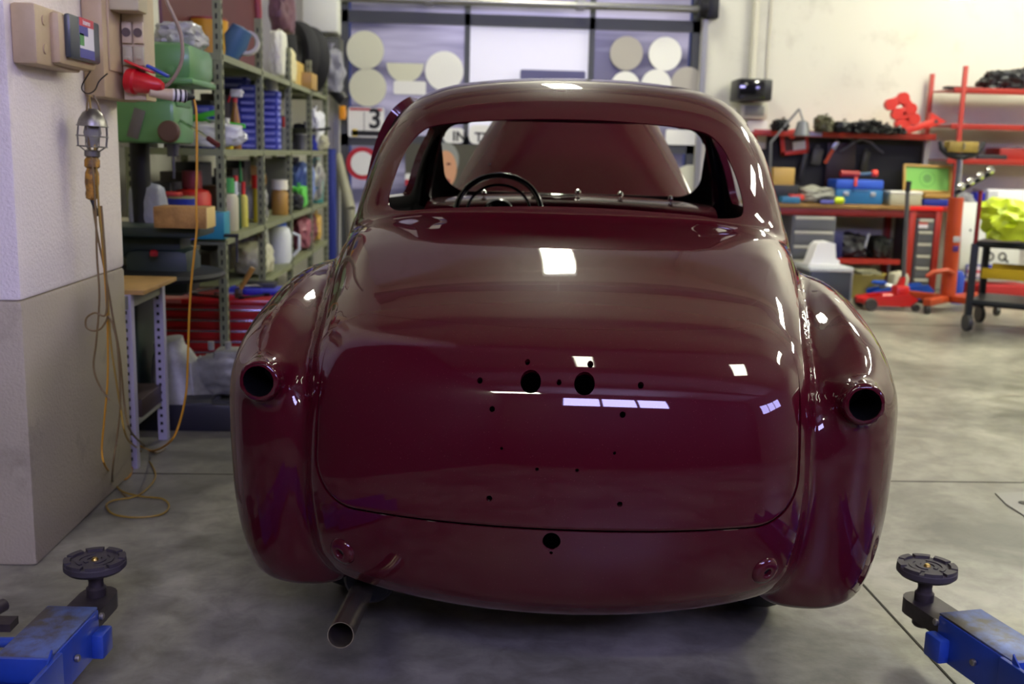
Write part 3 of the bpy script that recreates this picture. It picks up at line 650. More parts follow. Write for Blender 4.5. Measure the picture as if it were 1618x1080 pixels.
    o,s=board(700,202,735,226,WH,'plate_sign','white rounded plate ending in letters IN seen through rear window',.06); text('IN',.13,BK,o,FACE(.05,-.0075,-.01))
    o,s=board(741,198,806,228,WH,'plate_sign','white rounded plate starting with letters TU seen through rear window',.06); text('TU',.13,BK,o,FACE(-.06,-.0075,-.03))
    # red-ringed disc
    p=at(573,258,y=YD-.05); o=MB().prism([(.16*math.cos(t),.16*math.sin(t)) for t in np.linspace(0,2*math.pi,32,endpoint=False)],-.006,.006).build('ring_sign',RD); o.location=p; tag(o,'red-ringed white round sign at left of car roof','sign')
    MB().prism([(.115*math.cos(t),.115*math.sin(t)) for t in np.linspace(0,2*math.pi,32,endpoint=False)],-.0075,-.006).build('white_centre',WH,o)
    # portrait poster: board with olive ground, plain head shape
    o,s=board(640,228,800,300,mat('olive_board','#4c4a3a',.6),'poster','olive poster with a face print behind the left windscreen post',cat='poster',Y=YD-.07)
    SK=mat('print_skin','#d09a72',.6); HR=mat('print_hair','#8c8f86',.6)
    fx=at(704,262,y=YD-.08)[0]-o.location.x
    def ell(x,z,a,b,m,n,k): 
        q=MB(); q.prism([(x+a*math.cos(t),z+b*math.sin(t)) for t in np.linspace(0,2*math.pi,28,endpoint=False)],-.0065-.001*k,-.006-.001*k); q.build(n,m,o)
    ell(fx,.07,.13,.17,HR,'printed_hair',0); ell(fx,-.02,.11,.18,SK,'printed_face',1); ell(fx+.03,.03,.022,.012,mat('print_brown','#5c2e22',.6),'printed_eye',2); ell(fx-.05,.03,.022,.012,mat('print_brown','#5c2e22',.6),'printed_eye',2); ell(fx,-.14,.05,.03,mat('print_lip','#9c4a3c',.6),'printed_mouth',2)
    # striped poster with a 5
    o,s=board(640,274,668,332,WH,'poster','white poster with red and blue bands and number 5 behind left side window',cat='poster',Y=YD-.09)
    dec(o,0,.09,s[0],.06,RD,'red_band'); dec(o,0,.035,s[0],.05,BL,'blue_band'); text('5',.13,BK,o,FACE(.02,-.0075,-.12),'numeral')
    # things on the right part of the back wall
    PI=mat('painted_conduit','#c9c6b4',.5)
    q=MB(); a=at(1199,0,y=YB-.04); b_=at(1190,128,y=YB-.04); q.cyl((a[0]-.02,YB-.04,b_[2]),(a[0]-.02,YB-.04,5.9),.03); o=q.build('downpipe',PI); tag(o,'grey vertical conduit pipe on white back wall above monitor','pipe')
    q=MB(); a=at(1216,60,y=YB-.02); q.cyl((a[0],YB-.015,1.9),(a[0],YB-.015,5.9),.008,n=8); o=q.build('thin_conduit',PI); tag(o,'thin cable conduit on back wall right of the thick pipe','pipe')
    c,s=PB(1166,124,1221,159,YB-.35,.3); o=empty('wall_monitor',c); q=MB(); q.box((0,0,0),s,.02); q.build('housing',mat('monitor_black','#1b1b1d',.4),o); q=MB(); q.box((-.03,-s[1]/2-.002,0),(s[0]*.72,.006,s[2]*.8),.002); q.build('screen',mat('screen_glass','#0a0a0c',.1,coat=1),o)
    q=MB(); q.box((0,.2,0),(.06,.2,.06)); q.build('wall_bracket',mat('monitor_black','#1b1b1d',.4),o)
    tag(o,'small black monitor bracketed to the white back wall','monitor')
    c,s=PB(1170,162,1214,188,YB-.14,.14); o=empty('switch_box',c); q=MB(); q.box((0,0,0),s,.015); q.build('casing',mat('pale_plastic','#bdbba8',.5),o); q=MB(); q.box((0,-s[1]/2-.003,0),(s[0]*.7,.01,s[2]*.6),.004); q.build('grey_panel',mat('grey_plastic','#77776f',.5),o); tag(o,'pale switch box below the black monitor','switch box')
    c,s=PB(1180,190,1212,235,YB-.10,.1); q=MB(); q.box(c,s,.01); o=q.build('paper_dispenser',mat('white_plastic','#d6d6d0',.5)); tag(o,'white wall box under the pale switch box','box')
def lamp(name,x,y,z,L,W,label,rot=0,tilt=0,group='ceiling lights',warm=WARM,E=None):
    o=empty(name,(x,y,z),rot); q=MB(); q.box((0,0,.045),(W+.06,L+.06,.05),.01); q.build('housing',mat('lamp_white','#d8d8d0',.5),o)
    q=MB(); q.box((0,0,.012),(W,L,.015)); q.build('diffuser',mat('lamp_glow_%s'%name+str(E or ''),'#ffffff',.5,emit=E or E_TUBE,ecol=warm),o,smooth=False)
    for s in (-1,1):
        q=MB(); q.cyl((0,s*L*.35,.07),(0,s*L*.35,ZC-z),.004,n=6); q.build('hanger',mat('lamp_white','#d8d8d0',.5),o)
    tag(o,label,'lamp',group); return o
def build_lamps():
    lamp('fluorescent_lamp',.75,9.0,4.6,1.5,.34,'fluorescent ceiling lamp far ahead near the garage door, over the bonnet')
    lamp('fluorescent_lamp',.42,1.35,4.6,.85,.24,'fluorescent ceiling lamp right above the trunk',E=20)
    lamp('fluorescent_lamp',3.3,1.5,4.6,.9,.4,'fluorescent ceiling lamp over the right lift arm',rot=.5,E=20)
    lamp('fluorescent_lamp',5.2,8.6,4.6,1.5,.5,'fluorescent ceiling lamp over the red workbench')
    lamp('fluorescent_lamp',6.8,6.8,4.6,1.5,.5,'fluorescent ceiling lamp over the red open rack')
    lamp('fluorescent_lamp',5.4,4.4,4.6,1.5,.5,'fluorescent ceiling lamp over the open floor at right')
    lamp('fluorescent_lamp',-1.7,-3.4,4.9,.35,1.5,'fluorescent ceiling lamp behind the photographer at left',E=42)
    # bell lamp at the top right of the view
    p=at(1520,-8,y=9.0); o=empty('bell_lamp',(p[0],p[1],p[2])); q=MB(); q.lathe([(.17,-.02),(.165,.02),(.10,.08),(.05,.12),(.04,.2),(0,.21)],28); q.build('shade',mat('lamp_white','#d8d8d0',.5),o)
    q=MB(); q.lathe([(0,-.03),(.10,-.025),(.15,0),(.14,.02)],24); q.build('bulb',mat('bell_glow','#ffffff',.5,emit=9,ecol=WARM),o); q=MB(); q.cyl((0,0,.2),(0,0,ZC-p[2]),.006,n=6); q.build('cable',mat('lamp_white','#d8d8d0',.5),o)
    tag(o,'bell lamp glowing at top edge over the right wall','lamp')
# ------------------------------------------------------------------ left side: switch gear, work lamp, cables
def build_left_wall():
    BG=mat('beige_plastic','#bfa884',.5,var=.35,vscale=9,col2='#8a7757'); BG2=mat('pale_beige_plastic','#c9b894',.5,var=.3,vscale=9,col2='#9a8a68')
    GR=mat('dark_grey_cover','#40464a',.35); RED=mat('plug_red','#c01822',.35); BLU=mat('plug_blue','#1c3f9a',.4); BLK=mat('black_rubber','#151516',.6)
    X=-1.26
    # isolator box at the front of the pillar flank
    o=empty('isolator_box',(X,3.10,1.545)); q=MB(); q.box((.035,.12,.0),(.07,.34,.165),.010)
    q.box((.078,.20,.0),(.04,.30,.15),.018); q.build('housing',BG,o)
    for z in (.042,-.036):
        q=MB(); q.cyl((.068,.005,z),(.074,.005,z),.014,n=20); q.build('screw_cover',BG,o)
    q=MB(); q.box((.107,.205,.01),(.02,.25,.125),.008); cv=q.build('clear_cover',GR,o)
    def stk(y0,y1,z0,z1,m,n,e=0): 
        k=MB(); k.box((.1175+e,(y0+y1)/2-.0,(z0+z1)/2),(.001,y1-y0,z1-z0)); return k.build(n,m,cv,smooth=False)
    stk(.15,.27,-.045,.071,mat('sticker_white','#d9d4dc',.4),'sticker'); stk(.15,.27,.047,.071,mat('sticker_red','#c0283a',.4),'sticker_band',.0006); stk(.15,.27,-.045,-.018,mat('sticker_violet','#3c3a8c',.4),'sticker_band',.0006)
    stk(.15,.22,.020,.047,mat('sticker_violet','#3c3a8c',.4),'sticker_band',.0006); stk(.15,.185,-.010,.025,mat('sticker_green','#3f8a3c',.4),'sticker_patch',.0006)
    MX=Matrix(((0,0,1,.1186),(1,0,0,.21),(0,1,0,.059),(0,0,0,1)))
    text('interno',.021,mat('sticker_white','#d9d4dc',.4),cv,MX,'sticker_lettering',ext=.0003)
    tag(o,'beige isolator box with grey cover and colourful sticker on pillar side','switch box')
    # tall distribution panel further back
    o=empty('distribution_panel',(X,3.80,1.40)); q=MB(); q.box((.035,-.02,.30),(.07,.36,.60),.010); q.build('housing',BG,o)
    q=MB(); q.box((.073,-.04,.27),(.008,.24,.36),.005); q.build('front_door',BG,o)
    q=MB(); q.box((.118,.02,.30),(.078,.12,.60),.006); q.build('socket_block',BG2,o); y=-.04
    for x in (.100,.139):
        q=MB(); q.box((x,y-.006,.225),(.034,.014,.072),.004); s=q.build('socket',BG2,o)
        q=MB(); q.lathe([(.0,.002),(.012,.002),(.0135,-.004),(.0150,.004)],20,Matrix.Translation((x,y-.014,.225))@Matrix.Rotation(math.pi/2,4,'X')); q.build('socket_mouth',mat('socket_shadow_brown','#5a4c44',.6),s)
        q=MB(); q.box((x,y-.006,.148),(.034,.012,.065),.004); q.box((x,y-.014,.140),(.018,.006,.012),.002); q.build('breaker',mat('pale_olive_plastic','#a9a384',.5),o)
    tag(o,'tall beige distribution panel with two round sockets on pillar side','electrical panel')
    o=empty('junction_box',(X+.125,3.70,1.765)); q=MB(); q.box((0,0,0),(.10,.10,.16),.008); q.build('housing',mat('cream_plastic','#bcb290',.5),o); tag(o,'cream junction box above the two round sockets','junction box')
    # red industrial plug with cable
    p=at(202,127,y=3.752); o=empty('red_plug',p); q=MB(); M=Matrix.Rotation(math.radians(98),4,'Y')@Matrix.Rotation(.2,4,'X')
    q.lathe([(.030,0),(.042,.004),(.044,.030),(.036,.036),(.034,.07),(.022,.115),(.012,.13)],24,M); q.build('plug_body',RED,o)
    q=MB(); q.box((.045,-.01,.046),(.10,.05,.008),.003,Matrix.Rotation(math.radians(22),3,'Y')); q.build('socket_lid',RED,o)
    q=MB(); q.box((.10,.01,.035),(.08,.03,.012),.004,Matrix.Rotation(math.radians(26),3,'Y')); q.build('blue_lid',BLU,o); o.children[-1]['label']='blue spring lid'
    tag(o,'red industrial plug in the distribution panel','plug')
    pts=[at(x,y_,y=3.80) for x,y_ in ((243,138),(262,136),(278,118),(287,96),(288,70),(283,45),(272,20),(262,-5),(256,-60))]
    q=MB(); q.tube(smooth(pts),.0065); o=q.build('grey_cable',mat('cable_beige_grey','#8d7a68',.5)); tag(o,'thick grey-brown cable rising from the red plug','cable')
    # white plug and yellow cable
    p0=at(236,146,y=3.72);p1=at(300,153,y=3.78); q=MB(); q.cyl(p0,p0+(p1-p0)*.55,.014,.021); o=q.build('extension_coupler',mat('coupler_white','#b8a588',.5)); d=p1-p0
    q=MB(); q.cyl(p0+d*.55,p0+d*.9,.022,.022); q.build('coupler_sleeve',mat('coupler_band','#d8d4cc',.4),o)
    for k in (.6,.72,.84): q=MB(); q.cyl(p0+d*k,p0+d*(k+.05),.0227,n=18); q.build('dark_ring',BLK,o)
    q=MB(); q.cyl(p0+d*.9,p0+d*1.12,.018,.006); q.build('strain_relief',BLK,o)
    tag(o,'white and black cable coupler under the red plug','connector')
    YC=mat('yellow_cable','#c08a1e',.5); BC=mat('olive_brown_cable','#6e5a34',.55); BC2=mat('ochre_cable','#8f7428',.5)
    pts=[at(a,b,y=3.80) for a,b in ((306,156),(310,175),(311,220),(311,270),(310,320),(311,360),(307,400),(302,450),(299,500),(297,560),(294,620),(283,670),(268,698))]
    fl=[at(a,b,z=.008) for a,b in ((240,712),(215,700),(206,690))]
    q=MB(); q.tube(smooth(pts+fl),.0042); o=q.build('yellow_cable',YC); tag(o,'yellow cable hanging in front of the drill press down to the floor','cable')
    # hook and inspection lamp
    hk=[at(a,b,y=3.42) for a,b in ((143,112),(131,132),(130,142),(139,148),(150,142),(157,128),(170,116))]
    q=MB(); q.tube(smooth(hk),.0022,6); o=q.build('wire_hook',mat('dark_wire','#3a3834',.5,.7)); tag(o,'bent wire hook under the isolator box','hook')
    c=at(146,205,y=3.42); o=empty('inspection_lamp',c); o.rotation_euler=(math.radians(0),math.radians(3),0)
    MT=mat('worn_aluminium','#8f8c86',.35,.85,var=.6,vscale=14,col2='#4b4640')
    q=MB(); q.lathe([(.0,.066),(.012,.066),(.030,.052),(.042,.030),(.046,.012),(.044,.010),(.038,.028),(.0,.060)],28); q.build('reflector_cap',MT,o)
    q=MB(); q.lathe([(0,.03),(.022,.018),(.027,-.01),(.018,-.04),(.014,-.055)],20); q.build('bulb',mat('dusty_bulb_glass','#8c8a82',.25),o)
    for k in range(8):
        a=k*math.pi/4; q=MB(); q.tube([(.045*math.cos(a),.045*math.sin(a),.012),(.047*math.cos(a),.047*math.sin(a),-.02),(.045*math.cos(a),.045*math.sin(a),-.05),(.02*math.cos(a),.02*math.sin(a),-.068)],.0018,6); q.build('cage_wire',MT,o)
    for z,R in ((.012,.0465),(-.02,.0475),(-.052,.045)):
        q=MB(); q.lathe([(R+.002*math.cos(t),z+.002*math.sin(t)) for t in np.linspace(0,6.28,6,endpoint=False)],28,closed=True); q.build('cage_ring',MT,o)
    q=MB(); q.lathe([(.018,-.062),(.024,-.066),(.024,-.082),(.019,-.086)],24); q.build('ferrule',MT,o)
    q=MB(); q.lathe([(.018,-.086),(.0235,-.095),(.0235,-.115),(.016,-.122),(.021,-.135),(.022,-.165),(.018,-.19),(.020,-.20),(.018,-.215),(.010,-.22)],24); q.build('handle',mat('worn_yellow_handle','#b98420',.5,var=.9,vscale=30,col2='#3d2a12'),o)
    q=MB(); q.cyl((0,0,-.215),(.02,0,-.27),.008,.005); q.build('cable_sleeve',BLK,o)
    tag(o,'old caged inspection lamp with chipped yellow handle hanging from hook','inspection lamp')
    Y=3.40
    def cord(px,m,lab,tail=(),rad=.0034,Yv=None):
        pts=[at(a,b,y=Yv or Y) for a,b in px]+[at(a,b,z=.006) for a,b in tail]; q=MB(); q.tube(smooth(pts),rad,7); o=q.build('hanging_cable',m); tag(o,lab,'cable','cables hanging on the pillar')
    cord([(139,150),(137,200),(146,260),(151,330),(153,400),(157,470),(152,540),(148,580),(158,610),(174,632)],BC,'thin brown cable hanging left in the bundle and ending loose above the floor')
    cord([(141,150),(146,200),(152,260),(157,340),(164,400),(170,470),(175,540),(182,590),(190,640),(200,690)],BC2,'ochre cable in middle of the pillar bundle, running to the floor',[(222,712),(240,735),(245,755),(225,778),(205,786),(180,790),(168,798),(180,812),(215,817),(255,812),(267,798),(255,787),(225,784),(190,774),(176,750)],Yv=3.41)
    cord([(160,325),(163,360),(167,420),(169,470),(166,498),(150,494),(137,502),(136,515),(145,522),(158,520),(167,508),(172,500),(183,530),(188,580),(190,640),(185,690),(178,740)],BC,'brown cable with a knot-like round loop on the pillar',[(180,765),(200,785)])
    cord([(158,325),(161,380),(166,440),(170,520),(170,600),(165,660),(161,710),(166,735)],YC,'yellow cable in the pillar bundle falling straight to the floor',[(178,748),(195,757),(206,750),(209,735)],Yv=3.43)
    cord([(148,150),(158,180),(152,240),(146,300),(152,360),(168,440),(180,510),(189,560),(197,640),(206,680)],BC,'brown cable at right of the bundle trailing across to the small shelf',[(228,703),(245,715),(262,708)],Yv=3.44)
def smooth(pts,n=7):
    p=[np.array(q,float) for q in pts]; out=[]
    for i in range(len(p)-1):
        a,b,c,d=p[max(i-1,0)],p[i],p[i+1],p[min(i+2,len(p)-1)]
        for k in range(n):
            t=k/n; out.append(.5*((2*b)+(-a+c)*t+(2*a-5*b+4*c-d)*t*t+(-a+3*b-3*c+d)*t**3))
    out.append(p[-1]); return out
# ------------------------------------------------------------------ lift arms
def lift_arm(px,py,sgn,ang,label,extra):
    BLU=mat('lift_blue_paint','#2447a8',.38,coat=.3,var=.45,vscale=9,col2='#1a2f6e'); DK=mat('oily_steel','#4a4244',.5,.5,var=.6,vscale=15,col2='#2a2624'); RB=mat('pad_rubber','#353036',.65,var=.5,vscale=12,col2='#544c4a'); ST=mat('bolt_steel','#a8a49c',.3,.9)
    WT=mat('worn_blue_top','#5a6fa8',.42,.25,var=1,vscale=13,col2='#4c463e')
    c=at(px,py,z=.235); o=empty('swing_lift_support',(c[0],c[1],0),ang)
    # +x runs along the arm away from the pad
    q=MB(); q.lathe([(0,.208),(.052,.208),(.066,.212),(.074,.220),(.074,.232),(.071,.236),(0,.236)],40); pad=q.build('rubber_pad',RB,o)
    for k in range(8):
        a0=k*math.pi/4+.06; a1=a0+math.pi/4-.16; pts=np.linspace(a0,a1,6); ol=[(.073*math.cos(t),.073*math.sin(t)) for t in pts]+[(.057*math.cos(t),.057*math.sin(t)) for t in pts[::-1]]
        q=MB(); n=len(ol); q.add([(x,y,.235) for x,y in ol]+[(x,y,.243) for x,y in ol],[tuple(range(n))[::-1],tuple(range(n,2*n))]+[(i,(i+1)%n,(i+1)%n+n,i+n) for i in range(n)]); q.build('tread_block',RB,pad)
    for R in (.040,.022):
        for a0 in (.3,.3+math.pi):
            pts=np.linspace(a0,a0+2.3,9); ol=[((R+.005)*math.cos(t),(R+.005)*math.sin(t)) for t in pts]+[((R-.004)*math.cos(t),(R-.004)*math.sin(t)) for t in pts[::-1]]; n=len(ol)
            q=MB(); q.add([(x,y,.235) for x,y in ol]+[(x,y,.239) for x,y in ol],[tuple(range(n))[::-1],tuple(range(n,2*n))]+[(i,(i+1)%n,(i+1)%n+n,i+n) for i in range(n)]); q.build('tread_ring',RB,pad)
    q=MB(); q.lathe([(0,.243),(.005,.243),(.008,.240),(.009,.236)],12); q.build('centre_screw',mat('brass_screw','#b59a52',.3,.9),pad)
    q=MB(); q.lathe([(.017,.11),(.024,.135),(.024,.165),(.019,.17),(.0175,.18),(.019,.19),(.0175,.20),(.019,.21)],24); q.lathe([(.02,.075),(.024,.08),(.024,.11)],20); q.build('threaded_stem',DK,o)
    q=MB(); ol=[(.045*math.cos(t)-.01,.045*math.sin(t)) for t in np.linspace(math.pi/2,1.5*math.pi,9)]+[(.30,-.045),(.30,.045)]
    n=len(ol); q.add([(x,y,.105) for x,y in ol]+[(x,y,.145) for x,y in ol],[tuple(range(n))[::-1],tuple(range(n,2*n))]+[(i,(i+1)%n,(i+1)%n+n,i+n) for i in range(n)]); q.build('extension_bar',DK,o)
    # first sleeve: box beam with worn top plate
    q=MB(); q.box((.265,0,.120),(.25,.125,.105),.004); q.build('sleeve',BLU,o)
    q=MB(); q.box((.265,0,.1745),(.255,.118,.006),.002); q.build('top_plate',WT,o)
    # main channel beyond the sleeve
    q=MB(); q.box((.72,.072,.105),(.70,.012,.15),.003); q.box((.72,-.072,.105),(.70,.012,.15),.003); q.box((.74,0,.120),(.66,.14,.012),.002); q.box((.72,0,.04),(.70,.14,.012),.002)
    q.box((.395,0,.150),(.012,.15,.055),.002); q.build('channel',BLU,o)
    for s in (-1,1): q=MB(); q.add([(.40,s*.070,.125),(.40,s*.066,.125),(.49,s*.070,.125),(.49,s*.066,.125),(.40,s*.070,.20),(.40,s*.066,.20)],[(0,2,4),(1,5,3),(0,1,3,2),(2,3,5,4),(0,4,5,1)]); q.build('gusset',BLU,o)
    q=MB(); q.box((.16,sgn*.075,.10),(.06,.03,.06),.006); q.build('stop_lug',BLU,o)
    for (x,z) in ((.14,.155),(.28,.12)):
        q=MB(); s=sgn*.0635; q.cyl((x,s,z),(x,s+sgn*.010,z),.0085,n=12,bev=.002); q.build('bolt',ST,o)
    q=MB(); q.cyl((.46,sgn*.079,.13),(.46,sgn*.094,.13),.016,n=6); q.build('hex_bolt',ST,o)
    q=MB(); q.lathe([(0,.126),(.065,.126),(.072,.130),(.072,.160),(.068,.166),(0,.166)],36,Matrix.Translation((.50,-sgn*.10,0))); q.build('round_cap',mat('worn_grey_cap','#8f8a80',.6,var=.5,vscale=9,col2='#5b564c'),o)
    q=MB(); q.cyl((.20,-sgn*.06,.115),(.22,-sgn*.42,.115),.012); q.build('cross_rod',BLU,o)
    tag(o,label,'vehicle lift','vehicle lift arms')
    return o
def build_lifts():
    lift_arm(150,885,1,math.radians(-93),'blue lift arm with black round pad at lower left, near the pillar',0)
    lift_arm(1465,895,-1,math.radians(-78),'blue lift arm with black round pad at lower right corner',0)
    BLU=mat('lift_blue_paint','#2447a8'); WT=mat('worn_blue_top','#5a6fa8')
    p=at(1580,950,z=.16); o=empty('swing_lift_support',(p[0]+.12,p[1]-.0,0),math.radians(-38)); q=MB(); q.box((.30,0,.11),(.60,.11,.10),.004); q.box((.30,-.05,.045),(.64,.03,.02)); q.build('beam',BLU,o); q=MB(); q.box((.30,0,.162),(.60,.104,.005),.001); q.build('top_plate',WT,o)
    tag(o,'worn blue lift arm end cut off by the right edge of photo','vehicle lift','vehicle lift arms')
    q=MB(); q.cyl(at(-30,975,z=.13),at(6,955,z=.13),.016); q.box(at(-16,985,z=.06),(.12,.05,.02)); o=q.build('lift_lever',mat('oily_steel','#4a4244')); tag(o,'brown steel lever end at the left edge above blue lift arm','lever')
    q=MB(); a=[at(*p,z=.002) for p in ((1572,779),(1660,776),(1660,850),(1614,812),(1590,797))]; q.add([tuple(x) for x in a],[tuple(range(5))]); q2=MB()
    n=5; q2.add([(x[0],x[1],.001) for x in a]+[(x[0],x[1],.005) for x in a],[tuple(range(n))[::-1],tuple(range(n,2*n))]+[(i,(i+1)%n,(i+1)%n+n,i+n) for i in range(n)])
    o=q2.build('floor_sheet',mat('grey_sheet','#8f8d84',.5)); tag(o,'torn grey sheet lying on the floor at the right edge','sheet')
    q=MB(); c=at(1618,794,z=.006); q.lathe([(0,.0055),(.02,.0055),(.02,.0075),(0,.0075)],16,Matrix.Translation((c[0]-.0,c[1],0))); o=q.build('black_washer',mat('black_rubber','#151516')); tag(o,'small black disc on torn floor sheet at right edge','disc')
# ------------------------------------------------------------------ small things on shelves and benches
def P_(c): return hexm(c,.45)
def thing(name,loc,label,cat,group=None,rz=0):
    o=empty(name,tuple(float(k) for k in loc),rz); return tag(o,label,cat,group)
def single(q,name,m,loc,label,cat,group=None,rz=0,**k):
    o=q.build(name,m,**k); o.location=tuple(float(v) for v in loc); o.rotation_euler=(0,0,rz); return tag(o,label,cat,group)
def bottle(name,loc,h,rad,col,cap,label,cat='bottle',group=None,neck=.35,capm=None,tip=0):
    o=thing(name,loc,label,cat,group); q=MB(); hb=h*(.72 if not tip else .62)
    q.lathe([(0,0),(rad*.9,0),(rad,rad*.15),(rad,hb*.86),(rad*.85,hb*.95),(rad*neck,hb),(rad*neck,hb*1.06),(0,hb*1.06)],18); q.build('bottle_body',P_(col),o)
    q=MB()
    if tip: q.lathe([(rad*neck*1.2,hb*1.0),(rad*neck*1.2,hb*1.1),(rad*.12,h*.96),(0,h)],14)
    else: q.lathe([(0,hb),(rad*max(neck,.3)*1.35,hb),(rad*max(neck,.3)*1.3,h),(0,h)],16)
    q.build('cap',P_(cap),o); return o
def can(name,loc,h,rad,col,lid,label,cat='can',group=None):
    o=thing(name,loc,label,cat,group); q=MB(); q.lathe([(0,0),(rad*.96,0),(rad,h*.03),(rad*.98,h*.05),(rad*.98,h*.9),(rad,h*.93),(rad,h*.95),(0,h*.95)],24); q.build('can_body',P_(col),o)
    q=MB(); q.lathe([(0,h*.945),(rad*.93,h*.945),(rad*.93,h),(rad*.8,h*.99),(0,h*.985)],24); q.build('lid',P_(lid),o); return o
def spray(name,loc,h,rad,col,head,trig,label,rz=0):
    o=thing(name,loc,label,'spray bottle',None,rz); q=MB(); q.lathe([(0,0),(rad,0),(rad*1.05,h*.05),(rad*.95,h*.4),(rad*.6,h*.62),(rad*.35,h*.74),(rad*.35,h*.80),(0,h*.8)],20); q.build('bottle_body',P_(col),o)
    q=MB(); q.cyl((0,0,h*.78),(0,0,h*.85),rad*.42); q.build('collar',P_(trig),o)
    q=MB(); q.box((rad*.35,0,h*.93),(rad*2.2,rad*.7,h*.13),rad*.2); q.cyl((rad*1.4,0,h*.95),(rad*1.75,0,h*.95),rad*.22,n=10); q.build('spray_head',P_(head),o)
    q=MB(); q.box((-rad*1.0,0,h*.86),(rad*.35,rad*.4,h*.17),.002,Matrix.Rotation(.4,3,'Y')); q.build('trigger',P_(trig),o); return o
def carton(name,loc,d,col,label,cat='box',group=None,rz=0,flap=True,lid=None):
    q=MB(); q.box((0,0,d[2]/2),d,.004); o=single(q,name,P_(col),loc,label,cat,group,rz)
    if lid: q=MB(); q.box((0,0,d[2]-.005),(d[0]+.008,d[1]+.008,.022),.003); q.build('lid',P_(lid),o)
    return o
def bag(name,loc,d,col,label,seed,cat='bag',amp=.28,rough=.45,group=None,knot=True):
    o=thing(name,loc,label,cat,group); q=MB(); q.blob((0,0,d[2]*.45),d,amp,2.6,seed,flat=.12); m=hexm(col,rough,0,bump=.6,bscale=22); q.build('crumpled_body',m,o,ang=60)
    if knot: q=MB(); q.lathe([(0,0),(d[0]*.05,0),(d[0]*.04,d[2]*.08),(d[0]*.13,d[2]*.2),(0,d[2]*.17)],9,Matrix.Translation((d[0]*.05,0,d[2]*.82))); q.build('gathered_top',m,o)
    return o
def tyre(name,loc,R,w,label,rz=0,tilt=0,group='tyres on the top shelf'):
    q=MB(); r0=R*.62; q.lathe([(r0,-w*.4),(R*.86,-w*.5),(R*.97,-w*.4),(R,-w*.15),(R,w*.15),(R*.97,w*.4),(R*.86,w*.5),(r0,w*.4),(r0*.98,0)],40,Matrix.Rotation(rz,4,'Z')@Matrix.Rotation(math.pi/2+tilt,4,'Y'),closed=True)
    o=single(q,name,mat('tyre_rubber_dusty','#1c1c1f',.8,bump=.3,bscale=30),loc,label,'tyre',group); 
    q=MB(); q.lathe([(r0*.98,-w*.42),(r0*1.06,-w*.44),(r0*1.06,w*.44),(r0*.98,w*.42),(r0*.95,0)],32,Matrix.Rotation(rz,4,'Z')@Matrix.Rotation(math.pi/2+tilt,4,'Y'),closed=True); q.build('bead',mat('tyre_bead','#26262a',.6),o); return o
ZS=(.42,.77,1.232,1.715)   # shelf levels
XS=-1.25                    # front edge of the shelving
def sp(px,lev,back=.12,z=None):    # point on a shelf behind its front edge seen at column px
    back=min(back,.33)
    p=at(px,237,x=XS-back)
    if p[1]>9.5: p=at(px,237,y=9.5)
    return (min(p[0],XS-.08),p[1],(ZS[lev] if z is None else z)+.005)
def ph(npx,y): return npx/1650*y    # size of so many pixels at a distance
